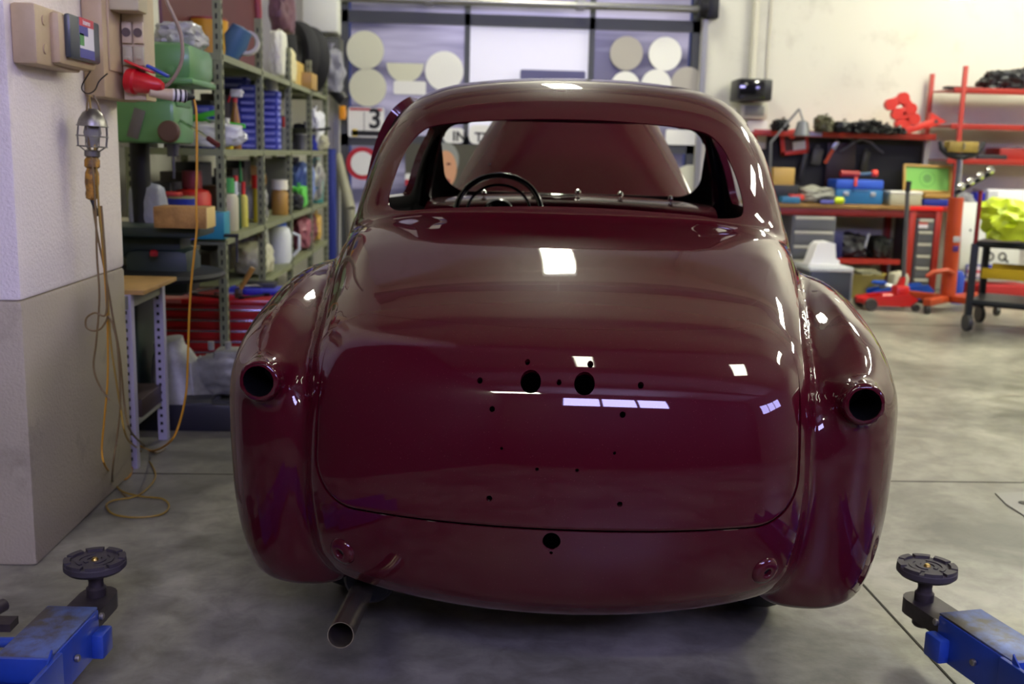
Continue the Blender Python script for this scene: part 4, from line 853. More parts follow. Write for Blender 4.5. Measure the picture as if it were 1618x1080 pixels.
def build_shelving():
    GM=mat('green_grey_shelf_paint','#878c6a',.5,.2,var=.4,vscale=6,col2='#5f634a'); HOLE=mat('slot_shadow','#1e1f18',.9)
    o=empty('slotted_shelving',(XS,7.6,0)); tag(o,'long green-grey slotted angle shelving unit along the left wall','shelving')
    ys=[5.56,6.64,7.70,8.72,9.72]; tops=[2.75,2.02,1.95,1.95,1.95]
    def post(x,y,h,sx,sy):
        q=MB(); q.box((x+sx*.0015,y+sy*.02,h/2),(.003,.04,h)); q.box((x-sx*.02+sx*.0,y+sy*.0015,h/2),(.04,.003,h)); q.mi=1; z=.05
        while z<h-.03:
            q.box((x-sx*.02,y-sy*.0005+(-.0018),z),(.009,.0045,.026)); q.box((x+sx*.0035,y+sy*.02,z),(.003,.009,.026)); z+=.05
        u_=q.build('upright',[GM,HOLE],o,smooth=False); u_.location=(-XS,-7.6,0)
    for i,y in enumerate(ys):
        post(XS,y,tops[i],1,1); post(XS-.50,y,2.0,-1,1)
    for lev,z in enumerate(ZS):
        for i in range(4):
            y0,y1=ys[i]+ (.0 if i else -.01),ys[i+1]
            if lev==0 and i==0: y0+=.75
            q=MB(); q.box((0,0,.002),(.50,y1-y0-.006,.004)); 
            for s in (-1,1): q.box((s*.249,0,-.014),(.003,y1-y0-.006,.034))
            for s in (-1,1): q.box((0,s*(y1-y0-.010)/2,-.014),(.50,.003,.034))
            b=q.build('shelf',GM,o,smooth=False); b.location=(-.25,(y0+y1)/2-7.6,z)
    # ---- dark boxes added to stand in for the shade at the shelf backs
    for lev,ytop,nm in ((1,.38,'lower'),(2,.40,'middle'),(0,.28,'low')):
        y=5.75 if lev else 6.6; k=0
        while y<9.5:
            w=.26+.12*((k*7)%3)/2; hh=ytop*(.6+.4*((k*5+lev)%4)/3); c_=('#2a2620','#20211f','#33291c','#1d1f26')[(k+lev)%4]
            carton('shade_box',(XS-.395,y+w/2,ZS[lev]+.005),(.13,w-.02,hh),c_,'dark carton in the shade at the very back of the %s shelf'%nm,group='shaded cartons on the %s shelf'%nm); y+=w; k+=1
    # ---- middle shelf (level 2) items
    n=0
    def stack(px,count,back,label0,h=.045,w=.12,d=.16,base=0,col='#3a44a8'):
        p=sp(px,2,back); 
        for k in range(count):
            tone=('#3038a0','#4a55b8','#3b46ac')[k%3]
            q=MB(); q.box((0,0,h/2),(w,d,h-.002),.003); b=single(q,'blue_box',P_(tone),(p[0]+random.uniform(-.003,.003),p[1],p[2]+base+k*h),label0,'box','stacked blue parts boxes')
            q=MB(); q.box((0,-d/2-.0006,h/2),(w*.7,.001,h*.4)); q.build('pale_label',P_('#8f93d8'),b,smooth=False)
            q=MB(); q.box((w/2+.0006,0,h/2),(.001,d*.7,h*.4)); q.build('pale_label',P_('#8f93d8'),b,smooth=False)
    stack(397,9,.14,'blue parts box in the tall stack just left of the second shelf upright')
    stack(430,9,.12,'blue parts box in the tall stack just right of the second shelf upright',w=.11)
    stack(376,10,.32,'blue parts box in the high stack behind the amber spray bottle',h=.05,w=.16)
    stack(318,5,.36,'dark blue parts box in the low stack behind drill press head',h=.05,w=.2)
    p=sp(431,2,.12); can('white_cup',(p[0],p[1],p[2]+.405),.11,.045,'#e4e4d6','#efefe4','white cup standing on the blue box stack right of second upright','cup')
    spray('amber_spray_bottle',sp(381,2,.05),.34,.032,'#8a5a1c','#e8e6de','#b8222a','amber spray bottle with white head and red trigger on middle shelf',rz=-.3)
    bottle('yellow_bottle',sp(371,2,.04),.17,.033,'#e0c61e','#d8d8c8','squat yellow bottle at left front of the middle shelf')
    can('clear_jar',sp(448,2,.07),.16,.045,'#8f917c','#a8a890','greenish jar right of the blue box stacks on middle shelf','jar')
    p=sp(459,2,.05); q=MB(); q.lathe([(0,0),(.04,0),(.04,.12),(.036,.12),(.036,.01),(0,.01)],18); o2=thing('brush_pot',p,'tan pot with a red brush beside the third shelf upright','pot'); q.build('pot',P_('#b08a4a'),o2)
    q=MB(); q.cyl((-.01,0,.06),(-.02,.01,.24),.012,.014,n=10); q.build('red_brush',P_('#c42c22'),o2); q=MB(); q.cyl((.015,0,.06),(.022,.01,.22),.008,n=8); q.build('brush_handle',P_('#a87a58'),o2)
    p=sp(466,2,.2); q=MB(); q.lathe([(0,0),(.15,0),(.20,.045),(.205,.05),(.195,.05),(.145,.008),(0,.008)],32); q.tube([(.2,0,.045),(.25,.02,.05),(.30,.03,.06)],.012); single(q,'black_pan',P_('#17171a'),(p[0],p[1],p[2]+.13),'shallow black pan with handle lying on things, middle shelf','pan')
    carton('grey_carton',sp(470,2,.22),(.2,.3,.12),'#565650','grey carton under the black pan on the middle shelf')
    can('grey_lidded_jar',sp(477,2,.08),.13,.06,'#4a4a48','#9b9b90','dark jar with grey lid near third shelf upright','jar')
    bag('black_bag',sp(482,2,.25),(.2,.3,.24),'#1c1c22','black bag behind the jars on the middle shelf',3)
    bottle('blue_spray_flask',sp(497,2,.07),.22,.05,'#1c2ca0','#e8e8ec','deep blue flask at far end of the middle shelf')
    bag('white_bag',sp(509,2,.1),(.15,.35,.38),'#d5d6dc','white plastic bag hanging at the far end of the middle shelf',5)
    bag('pale_bag',sp(500,2,.22),(.25,.3,.15),'#b9b79a','small cream bag under the blue flask, middle shelf',6)
    # ---- lower shelf (level 1)
    bottle('cream_jug',sp(358,1,.10),.30,.06,'#b8b498','#3f9a4a','cream jug with green cap right behind first shelf upright',neck=.5)
    bottle('green_bottle',sp(371,1,.09),.31,.030,'#1f4a2c','#c42c2c','dark green bottle with red cap on the lower shelf')
    bottle('black_spray_can',sp(378,1,.04),.28,.027,'#16182e','#b9bcc4','dark blue spray can with grey cap on the lower shelf','spray can',neck=.8)
    bottle('nozzle_bottle',sp(379,1,.2),.40,.03,'#c8cbb8','#2a8a4c','pale bottle with long green nozzle tip on the lower shelf',tip=1)
    bottle('yellow_glue_bottle',sp(391,1,.05),.27,.026,'#d8cf5a','#cf2a22','pale yellow bottle with red cap between spray can and silver bag')
    bottle('red_cap_tube',sp(412,1,.05),.30,.024,'#cdbb22','#dc2a1c','yellow tube with tall red cap at the second upright',neck=1.0)
    bag('silver_bag',sp(402,1,.12),(.16,.2,.26),'#8f8f8c','crumpled silver bag between the yellow bottles, lower shelf',8,rough=.25)
    p=sp(398,1,.34); q=MB(); q.lathe([(0,-.05),(.09,-.05),(.1,-.03),(.1,.03),(.09,.05),(.03,.05),(.03,-.02),(0,-.02)],28,Matrix.Rotation(1.3,4,'X')@Matrix.Rotation(.5,4,'Y')); single(q,'tan_roll',P_('#a87a34'),(p[0],p[1],p[2]+.24),'tan round roll resting on cartons at back of the lower shelf','roll')
    carton('brown_carton',sp(385,1,.34),(.22,.3,.135),'#6b4622','brown carton below the tan roll on the lower shelf')
    carton('brown_plank_box',sp(332,1,.3),(.24,.2,.24),'#4a321c','dark brown wooden box behind drill chuck','box')
    bottle('tan_jug',sp(441,1,.08),.25,.06,'#a8803a','#dcd8c4','tan jug with white lid right of second shelf upright',neck=.75)
    carton('grey_box',sp(432,1,.30),(.22,.3,.22),'#6f706a','grey box at back of lower shelf, under another grey box')
    p=sp(432,1,.30); carton('grey_box',(p[0],p[1],p[2]+.221),(.26,.3,.17),'#7d7d74','larger grey box on top at the back of the lower shelf')
    # sheet of paper hanging over the edge
    p=sp(428,1,.02); q=MB(); q.add([(-.10,-.10,.16),(-.12,.12,.20),(.012,.10,.03),(.016,-.06,.02),(.03,.05,-.16),(.028,-.09,-.13)],[(0,1,2,3),(3,2,4,5)]); q.add([(-.10,-.10,.157),(-.12,.12,.197),(.009,.10,.027),(.013,-.06,.017),(.027,.05,-.163),(.025,-.09,-.133)],[(3,2,1,0),(5,4,2,3)]); single(q,'paper_sheet',P_('#a8aa9a'),p,'crumpled paper sheet hanging over the lower shelf edge','paper',smooth=False)
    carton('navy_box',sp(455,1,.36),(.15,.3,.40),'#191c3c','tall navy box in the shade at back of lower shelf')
    bag('blue_cloth',sp(476,1,.12),(.22,.5,.40),'#6f86c4','light blue folded cloth pile on the lower shelf',11,'cloth',.2,knot=False)
    bag('green_bag',sp(480,1,.03),(.14,.35,.2),'#5fc24a','bright green bag poking out below the blue cloth',12)
    bag('dark_tools',sp(470,1,.05),(.15,.3,.14),'#26282a','dark crumpled bag at shelf edge below green bag',13,rough=.5)
    bottle('teal_bottle',sp(502,1,.06),.40,.07,'#3f8a84','#8fb8b0','teal bottle near the far end of the lower shelf',neck=.5)
    bag('clear_bag',sp(513,1,.10),(.16,.35,.40),'#a3a397','greyish clear plastic bag at the far end of lower shelf',14,rough=.2)
    bag('teal_cloth',sp(496,1,.28),(.15,.3,.38),'#2f6f70','teal cloth behind the bottle on lower shelf',15,'cloth',knot=False)
    # behind the drill press
    bottle('red_flask',sp(302,1,.25),.34,.10,'#c8261c','#7c1c26','red flask behind the drill chuck on lower shelf',neck=.4)
    can('blue_tin',sp(283,1,.2),.22,.075,'#1b2f96','#8f8f5a','blue tin with olive lid behind the drill chuck')
    carton('teal_box',sp(316,1,.12),(.26,.14,.14),'#2a8aa0','teal box behind the wooden beam')
    can('red_tin',sp(268,1,.25),.24,.06,'#8a1f24','#c23a34','red-lidded tin left of the blue tin')
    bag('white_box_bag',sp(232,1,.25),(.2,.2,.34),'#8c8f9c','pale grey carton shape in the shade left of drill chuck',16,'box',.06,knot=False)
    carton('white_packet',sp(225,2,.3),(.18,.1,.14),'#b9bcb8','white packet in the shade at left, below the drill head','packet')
    q=MB(); p=sp(336,2,.2); o2=thing('green_brush',(p[0],p[1],p[2]+.14),'bright green handled brush lying across middle shelf','brush'); q.cyl((-.10,0,.02),(.19,-.02,-.01),.018,.013,n=10); q.build('handle',P_('#3fbf2c'),o2); q=MB(); q.box((-.03,0,.05),(.18,.03,.03),.008,Matrix.Rotation(-.25,3,'Y')); q.build('handle_grip',P_('#5fe04a'),o2)
    bag('clear_film',sp(336,2,.12),(.38,.2,.15),'#d8dad8','shiny clear film pack under the green brush',17,rough=.15)
    # ---- top shelf (level 3)
    can('yellow_can',sp(333,3,.28),.27,.12,'#d0981a','#8f2a1c','big yellow can with brown lid on the top shelf')
    o2=thing('grinder',sp(375,3,.08),'blue power tool with white disc and yellow handle on the top shelf','power tool'); q=MB(); q.lathe([(0,-.10),(.06,-.09),(.075,0),(.06,.09),(0,.10)],20,Matrix.Translation((0,0,.12))@Matrix.Rotation(.5,4,'Y')); q.build('motor_body',P_('#3f6688'),o2)
    q=MB(); q.lathe([(.055,-.012),(.075,-.012),(.075,.012),(.055,.012)],24,Matrix.Translation((.06,.03,.12))@Matrix.Rotation(1.2,4,'X'),closed=True); q.build('white_ring',P_('#c8c4ba'),o2); q=MB(); q.tube([(-.06,-.06,.02),(-.05,-.08,.08),(-.06,-.05,.16)],.012); q.build('yellow_handle',P_('#d6a816'),o2)
    # maroon body panel standing upright
    MR=mat('dusty_maroon_panel','#5a1f22',.4,var=.4,vscale=4,col2='#4a2a26'); y0=at(292,50,x=XS-.42)[1]
    o2=thing('body_panel',(XS-.30,6.70,ZS[3]+.005),'large dark maroon car panel standing upright on the top shelf','car panel'); q=MB(); v=[];f=[];K=14
    for i in range(K+1):
        for j in range(K+1):
            s=i/K*2-1;t=j/K; v.append((-.16+.30*((s+1)/2)+.03*(1-t*t),-.62+1.16*(s+1)/2,t*.78+.02*(1-abs(s)**3)))
    n=len(v); v+= [(a-.018,b-.004,c_) for a,b,c_ in v]
    for i in range(K):
        for j in range(K): a=i*(K+1)+j; f.append((a,a+K+1,a+K+2,a+1)); f.append((a+n+1,a+n+K+2,a+n+K+1,a+n))
    for j in range(K):
        for i_ in (0,K): a=i_*(K+1)+j; f.append((a,a+1,a+1+n,a+n))
    for i in range(K):
        for j_ in (0,K): a=i*(K+1)+j_; f.append((a,a+K+1,a+K+1+n,a+n))
    q.add(v,f); q.build('panel_skin',MR,o2); q=MB(); q.tube([(.155,.54,.03),(.165,.55,.40),(.15,.54,.77)],.03); q.build('rolled_edge',mat('red_edge','#8c2a30',.35),o2)
    bag('white_cloth',sp(447,3,.06),(.13,.34,.40),'#dcdccb','white cloth bundle hanging down on the top shelf beside maroon panel',21,'cloth',.12,knot=False)
    p=sp(452,3,.07); bag('mauve_cloth',(p[0],p[1],p[2]+.33),(.18,.36,.40),'#6b4650','mauve cloth on top of the white bundle, top shelf',22,'cloth',.2,knot=False)
    bag('cream_cloth',sp(465,3,.05),(.10,.30,.30),'#d8d0a0','cream cloth right of the white bundle on the top shelf',23,'cloth',.12,knot=False)
    carton('yellow_carton',sp(477,3,.09),(.22,.3,.13),'#a8863c','flattened tan carton at front of top shelf before the tyres'); carton('tan_board',sp(484,3,.02),(.03,.45,.20),'#c8a858','tan board leaning beside the flattened carton','board')
    p=sp(502,3,.30); tyre('tyre',(p[0]-.10,p[1]-.35,p[2]+.29),.29,.13,'black tyre standing upright on the top shelf, front one',rz=.7)
    tyre('tyre',(p[0]-.06,p[1]+.0,p[2]+.29),.29,.13,'black tyre standing on the top shelf behind the front tyre',rz=.7)
    tyre('tyre',(p[0]-.12,p[1]-.66,p[2]+.23),.23,.12,'smaller black tyre standing on the top shelf nearest camera',rz=.25)
    c,s=PB(472,52,531,112,9.75,.5); 
    q=MB(); q.box((0,0,0),(s[0],.35,s[2]),.01); o2=single(q,'wall_cabinet',mat('dark_cabinet','#3b3c38',.5),(c[0],10.2,c[2]),'dark grey cabinet on the wall above the far end of shelving','cabinet'); q=MB(); q.box((0,-.18,0),(s[0]*.9,.012,s[2]*.85),.004); q.build('door',mat('dark_cabinet_door','#4a4b46',.5),o2)
    c,s=PB(478,-60,533,50,10.1,.3); q=MB(); q.box((0,0,0),s,.01); single(q,'white_duct',mat('duct_white','#dedfd4',.5),c,'white boxed duct above the dark wall cabinet','duct')
    a=at(512,125,y=9.95); b=at(545,160,y=9.9); q=MB(); q.cyl(a,b,.06); single(q,'black_roll',P_('#17171a'),(0,0,0),'black tube leaning from the tyres down to the door','tube')
    bag('grey_bag',at(520,150,y=9.9),(.3,.2,.45),'#8c8c92','grey plastic bag hanging behind the tyres',25)
    q=MB(); p=at(541,178,y=10.28); q.box((0,0,0),(.06,.04,.13),.008); q.box((0,.07,0),(.05,.10,.06)); single(q,'yellow_marker',P_('#e0941c'),p,'small orange-yellow box on the dark door post left of number board','box')
    # blue post and leaning things at the far end
    a=at(525,235,y=9.95); b=at(528,392,y=9.95); q=MB(); q.box((a[0]-.01,9.95,(a[2]+0)/2),(.085,.085,a[2]),.01); o2=single(q,'blue_post',P_('#22317c'),(0,0,0),'dark blue steel post at the far end of the shelving','post'); q=MB(); q.box((a[0]-.01,9.95,.01),(.2,.2,.02)); q.build('base_plate',P_('#22317c'),o2)
    a=at(531,245,y=10.15); b=at(548,330,y=10.05); q=MB(); q.cyl((a[0],10.28,a[2]),(b[0]+.03,10.05,b[2]),.04,.055); q.cyl((b[0]+.03,10.05,b[2]),(b[0]+.06,10.02,.02),.055,.03); single(q,'olive_roll',P_('#8c8a70'),(0,0,0),'pale olive rolled sheet leaning by the blue post','roll')
    # ---- low shelf level 0 and below
    p=sp(398,0,.12); o2=bag('white_sack',(p[0],p[1],p[2]),(.28,.4,.24),'#b9b79c','cream sack lying on the low shelf left of the white jug',31,knot=False,amp=.15)
    o2=thing('white_jug',sp(438,0,.10),'white translucent jug with blue lid on the low shelf','jug'); q=MB(); q.lathe([(0,0),(.085,0),(.10,.03),(.10,.20),(.085,.25),(.06,.27),(0,.27)],24); q.build('jug_body',P_('#d8dcdc'),o2); q=MB(); q.lathe([(0,.265),(.065,.265),(.06,.30),(0,.305)],20); q.build('blue_lid',P_('#2f5ac0'),o2)
    q=MB(); q.tube([(.09,0,.22),(.15,0,.2),(.15,0,.1),(.1,0,.05)],.012); q.build('jug_handle',P_('#d8dcdc'),o2)
    bag('maroon_seat',sp(470,0,.2),(.36,.8,.30),'#6b2f34','dusty maroon seat cushion on the low shelf behind the jug',32,'cushion',.14,knot=False)
    bag('pink_bundle',sp(487,0,.03),(.18,.5,.30),'#8f5058','pinkish maroon bundle at far end of the low shelf',33,'bundle',.18,knot=False)
    bag('red_bundle',sp(425,0,.28),(.24,.4,.26),'#7c2226','dark red bundle in the shade behind the white jug',34,'bundle',.18,knot=False)
    bag('yellow_pouch',sp(508,0,.05),(.12,.25,.28),'#c8a24a','yellow pouch at the far end of the low shelf',35,'pouch',.15)
    p=at(360,372,y=5.50); o2=thing('sliding_handle',p,'black T-handle hooked over the first shelf upright','handle'); q=MB(); q.cyl((-.02,0,0),(.055,0,0),.010,n=10); q.build('bar',P_('#1a1a1c'),o2); q=MB(); q.cyl((.045,0,.01),(.045,0,-.14),.008,n=10); q.build('rod',mat('polished_rod','#8c8c98',.25,.9),o2)
    # ---- red tool chest
    RD=mat('tool_chest_red','#a8121c',.3,coat=.4); CH=mat('chest_trim','#b8b8c8',.2,.9)
    o2=thing('tool_chest',(-1.47,5.98,0),'low red tool chest with many drawers behind the yellow cable','tool chest'); q=MB(); q.box((0,.02,.20),(.86,.42,.40),.01); q.box((0,.02,.405),(.88,.46,.03),.008); q.build('chest_body',RD,o2)
    for k,(z,hh) in enumerate(((.345,.055),(.285,.055),(.225,.055),(.165,.055),(.085,.095))):
        q=MB(); q.box((0,-.195,z),(.80,.02,hh-.006),.003); d=q.build('drawer',RD,o2); q=MB(); q.box((.0,-.208,z+hh/2-.010),(.78,.010,.010),.003); q.build('handle_strip',CH,d)
    q=MB(); q.box((-.18,-.2165,.405),(.2,.001,.014)); q.box((-.18,-.2122,.405),(.205,.008,.018)); q.build('badge',mat('badge_grey','#a85a5e',.4),o2)
    # tools strewn on the chest
    for i,(x,y,L,a,c,lab) in enumerate(((-.22,-.05,.34,.15,'#a8a8a0','long bright steel bar lying on the tool chest, left'),(.05,-.12,.20,-.5,'#3a3a3c','dark wrench lying on tool chest near the upright'),(.20,.02,.26,.35,'#6f7076','grey wrench lying at right on the tool chest'),(-.05,.10,.28,1.0,'#4a4a4c','dark spanner lying across back of the tool chest'),(.30,-.10,.18,.9,'#2a2a2e','short black spanner at the right end of tool chest'))):
        q=MB(); q.box((0,0,.008),(L,.018,.010),.003); q.lathe([(.011,0),(.022,0),(.022,.014),(.011,.014)],14,Matrix.Translation((L/2,0,.002)),closed=True); q.lathe([(.009,0),(.018,0),(.018,.014),(.009,.014)],14,Matrix.Translation((-L/2,0,.002)),closed=True)
        w=single(q,'wrench',mat('tool_steel_'+c[1:],c,.3,.85),(-1.47+x,5.98+y,.42),lab,'wrench','tools on the red chest',rz=a)
    q=MB(); q.box((0,0,.015),(.30,.20,.03),.006); o3=single(q,'blue_tray',P_('#2b2fb0'),(-1.20,6.08,.42),'blue tray of tools on the right end of tool chest','tray'); q=MB(); q.cyl((-.1,-.05,.04),(.1,.03,.04),.012,n=10); q.build('chrome_socket',mat('chrome','#d8d8d2'),o3)
    for i,(x,y,c,lab) in enumerate(((-.32,.12,'#3a3b38','dark grey tool case at left of the red tool chest top'),(.28,.15,'#202024','black tool case behind the blue tray'))):
        q=MB(); q.box((0,0,.03),(.2,.12,.06),.008); w=single(q,'tool_case',P_(c),(-1.47+x,5.98+y,.42),lab,'tool case'); q=MB(); q.tube([(-.03,-.062,.03),(-.03,-.08,.04),(.03,-.08,.04),(.03,-.062,.03)],.004,6); q.build('handle',P_('#555555'),w)
    o2=thing('paint_brush',(-1.24,5.86,.42),'brush with wooden handle leaning by the first upright','brush'); q=MB(); q.cyl((0,0,.05),(.07,0,.17),.012,.016,n=10); q.build('handle',P_('#a8813c'),o2); q=MB(); q.box((-.012,0,.02),(.04,.03,.06),.005); q.build('bristles',P_('#4a3a22'),o2)
    # ---- drill press
    GN=mat('machine_green','#5c9256',.38,coat=.2,var=.35,vscale=5,col2='#4b7846'); GD=mat('machine_dark_green','#22332a',.5,var=.4,vscale=6,col2='#151c18'); DK=mat('cast_dark','#1d1d1e',.55,.4,var=.4,vscale=10)
    o2=thing('drill_press',(-1.42,4.90,0),'green drill press behind the pillar, knob on its head','drill press')
    c,s=PB(180,157,276,226,4.78,.34); q=MB(); q.box((c[0]+1.42,c[1]-4.90,c[2]),s,.02); q.build('head',GN,o2)
    c,s=PB(190,68,303,132,4.72,.42); q=MB(); q.box((c[0]+1.42,c[1]-4.90,c[2]+.01),s,.045); q.build('belt_housing',GN,o2); q=MB(); q.box((c[0]+1.42,c[1]-4.90,c[2]-s[2]/2+.015),(s[0]+.012,s[1]+.012,.028),.012); q.build('housing_rim',GN,o2)
    c,s=PB(210,130,280,160,4.80,.25); q=MB(); q.box((c[0]+1.42,c[1]-4.90,c[2]),(s[0],s[1],s[2]+.04),.01); q.build('neck',GN,o2)
    p=at(269,208,y=4.765); q=MB(); q.lathe([(.0,.0),(.045,.0),(.048,-.008),(.048,-.028),(.040,-.036),(0,-.036)],28,Matrix.Translation((p[0]+1.42,p[1]-4.90,p[2]))@Matrix.Rotation(-math.pi/2,4,'X')); q.build('round_knob',mat('brown_knob','#5a4030',.5),o2)
    p=at(270,110,y=4.71); q=MB(); q.lathe([(0,0),(.016,0),(.016,-.008),(0,-.01)],18,Matrix.Translation((p[0]+1.42,p[1]-4.90,p[2]))@Matrix.Rotation(-math.pi/2,4,'X')); q.build('cap_screw',GN,o2)
    p=at(215,195,y=4.775); q=MB(); q.box((p[0]+1.42,-.125,p[2]),(.05,.003,.13),.001,Matrix.Rotation(.3,3,'Y')); q.build('paint_scar',mat('bare_metal_scar','#6f6a66',.6,.3),o2)
    q=MB(); q.cyl((-.10,.14,.1),(-.10,.14,1.45),.045); q.build('column',DK,o2)
    x=at(283,260,y=4.95)[0]+1.42-.02; q=MB(); q.cyl((x,.03,1.38),(x,.03,1.34),.045); q.cyl((x,.03,1.34),(x,.03,1.28),.024); q.cyl((x,.03,1.28),(x,.03,1.20),.030,.024); q.cyl((x,.03,1.20),(x,.03,1.10),.006); q.build('chuck',mat('chuck_steel','#5a5a66',.35,.8),o2)
    q=MB(); q.tube([(.12,-.02,1.37),(.2,-.08,1.33),(.31,-.14,1.27)],.007); q.build('feed_lever',mat('chrome','#d8d8d2'),o2); q=MB(); q.cyl((.28,-.12,1.285),(.33,-.15,1.255),.012); q.build('lever_grip',P_('#5a1f24'),o2)
    zt=at(290,357,y=4.75)[2]; q=MB(); q.box((.0,.0,zt-.03),(.46,.34,.045),.008); q.box((-.02,.05,zt-.10),(.30,.2,.12),.03); q.build('table',GD,o2)
    zb=at(300,430,y=4.85)[2]; q=MB(); q.box((.02,.05,zt-.22),(.30,.26,.22),.05); q.build('table_bracket',GD,o2); q=MB(); q.lathe([(0,zb-.03),(.30,zb-.03),(.31,zb-.015),(.30,zb),(.20,zb+.006),(0,zb+.006)],36); q.build('round_base_plate',DK,o2); q=MB(); q.box((-.225,.05,zb/2-.02),(.34,.36,zb-.02),.02); q.build('stand',GD,o2)
    q=MB(); q.lathe([(0,0),(.018,.002),(.02,.02),(.01,.03),(0,.032)],14,Matrix.Translation((.03,-.14,zt-.14))); q.build('red_button',P_('#9c1c24'),o2)
    # timber on the table
    a0=PB(241,323,325,357,4.64,.16); q=MB(); q.box((0,0,0),(a0[1][0],.16,a0[1][2]),.004); o3=single(q,'timber_block',mat('rough_timber','#b58a4a',.7,var=.8,vscale=7,col2='#6e4c24',bump=.4),(a0[0][0],4.73,zt-.0075+a0[1][2]/2+.004),'rough squared timber lying on the drill table','timber')
    q=MB(); q.box((a0[1][0]/2,-.0,0),(.006,.156,a0[1][2]-.004),.001); q.build('sawn_end',mat('fresh_timber','#dcc07a',.6),o3)
    # bag on belt housing
    c,s=PB(225,38,308,70,4.75,.3); bag('clear_plastic_bag',(c[0],c[1]+.05,c[2]-s[2]/2-.01),(s[0],.28,s[2]+.05),'#a9a9a4','clear plastic bag lying on the green belt housing',41,rough=.15,knot=False)
    p=sp(232,1,.33); bag('helmet_shape',(-1.72,5.3,.72),(.34,.3,.2),'#b5b09a','cream rounded cover on low support left of the timber',42,'cover',.08,knot=False); carton('olive_case',(-1.72,5.34,0.0),(.30,.30,.70),'#4f5240','olive case standing left of drill base under cream cover')
    # ---- white slotted table behind the pillar
    WHM=mat('white_slotted_angle','#b9b5c4',.45,.2); o2=thing('slotted_table',(-1.47,4.20,0),'small white slotted-angle table behind the pillar','table'); zt=at(235,455,y=4.2)[2]
    for (x,y) in ((.19,-.20),(.19,.22),(-.25,-.20),(-.25,.22)):
        q=MB(); q.box((x,y,zt/2),(.038,.003,zt)); q.box((x+.018,y+.018,zt/2),(.003,.038,zt)); q.mi=1; z=.04
        while z<zt-.03: q.box((x-.002,y-.002,z),(.011,.003,.013)); z+=.034
        q.build('leg',[WHM,HOLE],o2,smooth=False)
    q=MB(); q.box((-.03,.01,zt-.03),(.46,.45,.05)); q.build('table_frame',mat('table_frame_grey','#8c8c7c',.5),o2); q=MB(); q.box((-.03,.01,.16),(.44,.43,.015)); q.build('lower_shelf',mat('table_frame_grey','#8c8c7c',.5),o2)
    q=MB(); q.box((-.03,.03,zt+.008),(.52,.46,.018),.003); single(q,'wooden_board',mat('plywood_board','#b08a4c',.6,var=.5,vscale=8),(-1.44,4.2,0),'light wooden board on top of the white slotted table','board')
    carton('brown_block',(-1.55,4.15,zt+.018),(.26,.14,.07),'#4c2f1c','dark brown wooden block on the light board','block'); carton('white_slip',(-1.56,4.13,zt+.088),(.16,.08,.018),'#c8c4ba','white slip lying on the dark brown block','packet')
    carton('long_dark_case',(-1.40,4.30,.168),(.24,.30,.075),'#3c2c26','brown wooden strip lying on the table lower shelf','board')
    carton('black_square_tube',(-1.19,4.68,.026),(.12,.17,.095),'#222126','black square steel tube end resting on the gearbox tray','steel tube',rz=.2)
    # ---- gearbox on a tray
    GY=mat('gearbox_aluminium','#a3a398',.5,.3,var=.6,vscale=9,col2='#55554f'); o2=thing('gearbox',(-1.16,4.93,.026),'greasy aluminium gearbox and bell housing on the floor tray','gearbox')
    q=MB(); q.lathe([(.0,.02),(.155,.02),(.165,.04),(.16,.06),(.14,.08),(.115,.20),(.09,.27),(.07,.30),(.07,.34),(.045,.345),(.0,.345)],14,Matrix.Translation((-.15,-.02,.0))@Matrix.Rotation(-.18,4,'Y')@Matrix.Rotation(.12,4,'X'))
    for a in np.linspace(0,6.28,7)[:-1]: q.box((-.15+.115*math.cos(a),-.02+.115*math.sin(a),.13),(.05,.012,.20),.003,Matrix.Rotation(a,3,'Z')@Matrix.Rotation(-.3,3,'Y'))
    q.build('bell_housing',GY,o2)
    q=MB(); q.blob((.05,.0,.16),(.36,.24,.24),.12,2.2,5,flat=.1); q.box((.10,-.02,.26),(.20,.14,.05),.012); q.build('gear_case',GY,o2,ang=50)
    q=MB(); q.cyl((.2,.02,.14),(.38,.05,.12),.06,.04); q.lathe([(.0,0),(.06,0),(.06,.02),(0,.02)],12,Matrix.Translation((.38,.05,.12))@Matrix.Rotation(math.pi/2,4,'Y')); q.build('tail_shaft',GY,o2)
    for k in range(6): a=k*1.05; q=MB(); q.cyl((-.15+.15*math.cos(a),-.02+.15*math.sin(a),.05),(-.15+.15*math.cos(a),-.02+.15*math.sin(a),.075),.010,n=6); q.build('bolt',GY,o2)
    for k in range(3): q=MB(); q.cyl((-.02+.08*k,-.03,.28),(-.02+.08*k,-.03,.32),.015,n=8); q.build('cover_stud',GY,o2)
    q=MB(); sx,sy=.52,.62; q.box((0,0,.012),(sx,sy,.02),.006)
    for s in (-1,1): q.box((0,s*sy/2,.06),(sx,.015,.12),.006); q.box((s*sx/2,0,.06),(.015,sy,.12),.006)
    single(q,'drip_tray',mat('dark_plastic_tray','#24242e',.4),(-1.18,4.88,0),'dark plastic drip tray on the floor under gearbox','tray')
    bag('grey_casting',(-1.05,4.68,.025),(.26,.16,.09),'#3a3a42','dark casting lying in front of the gearbox on tray',44,'casting',.2,rough=.35,knot=False)
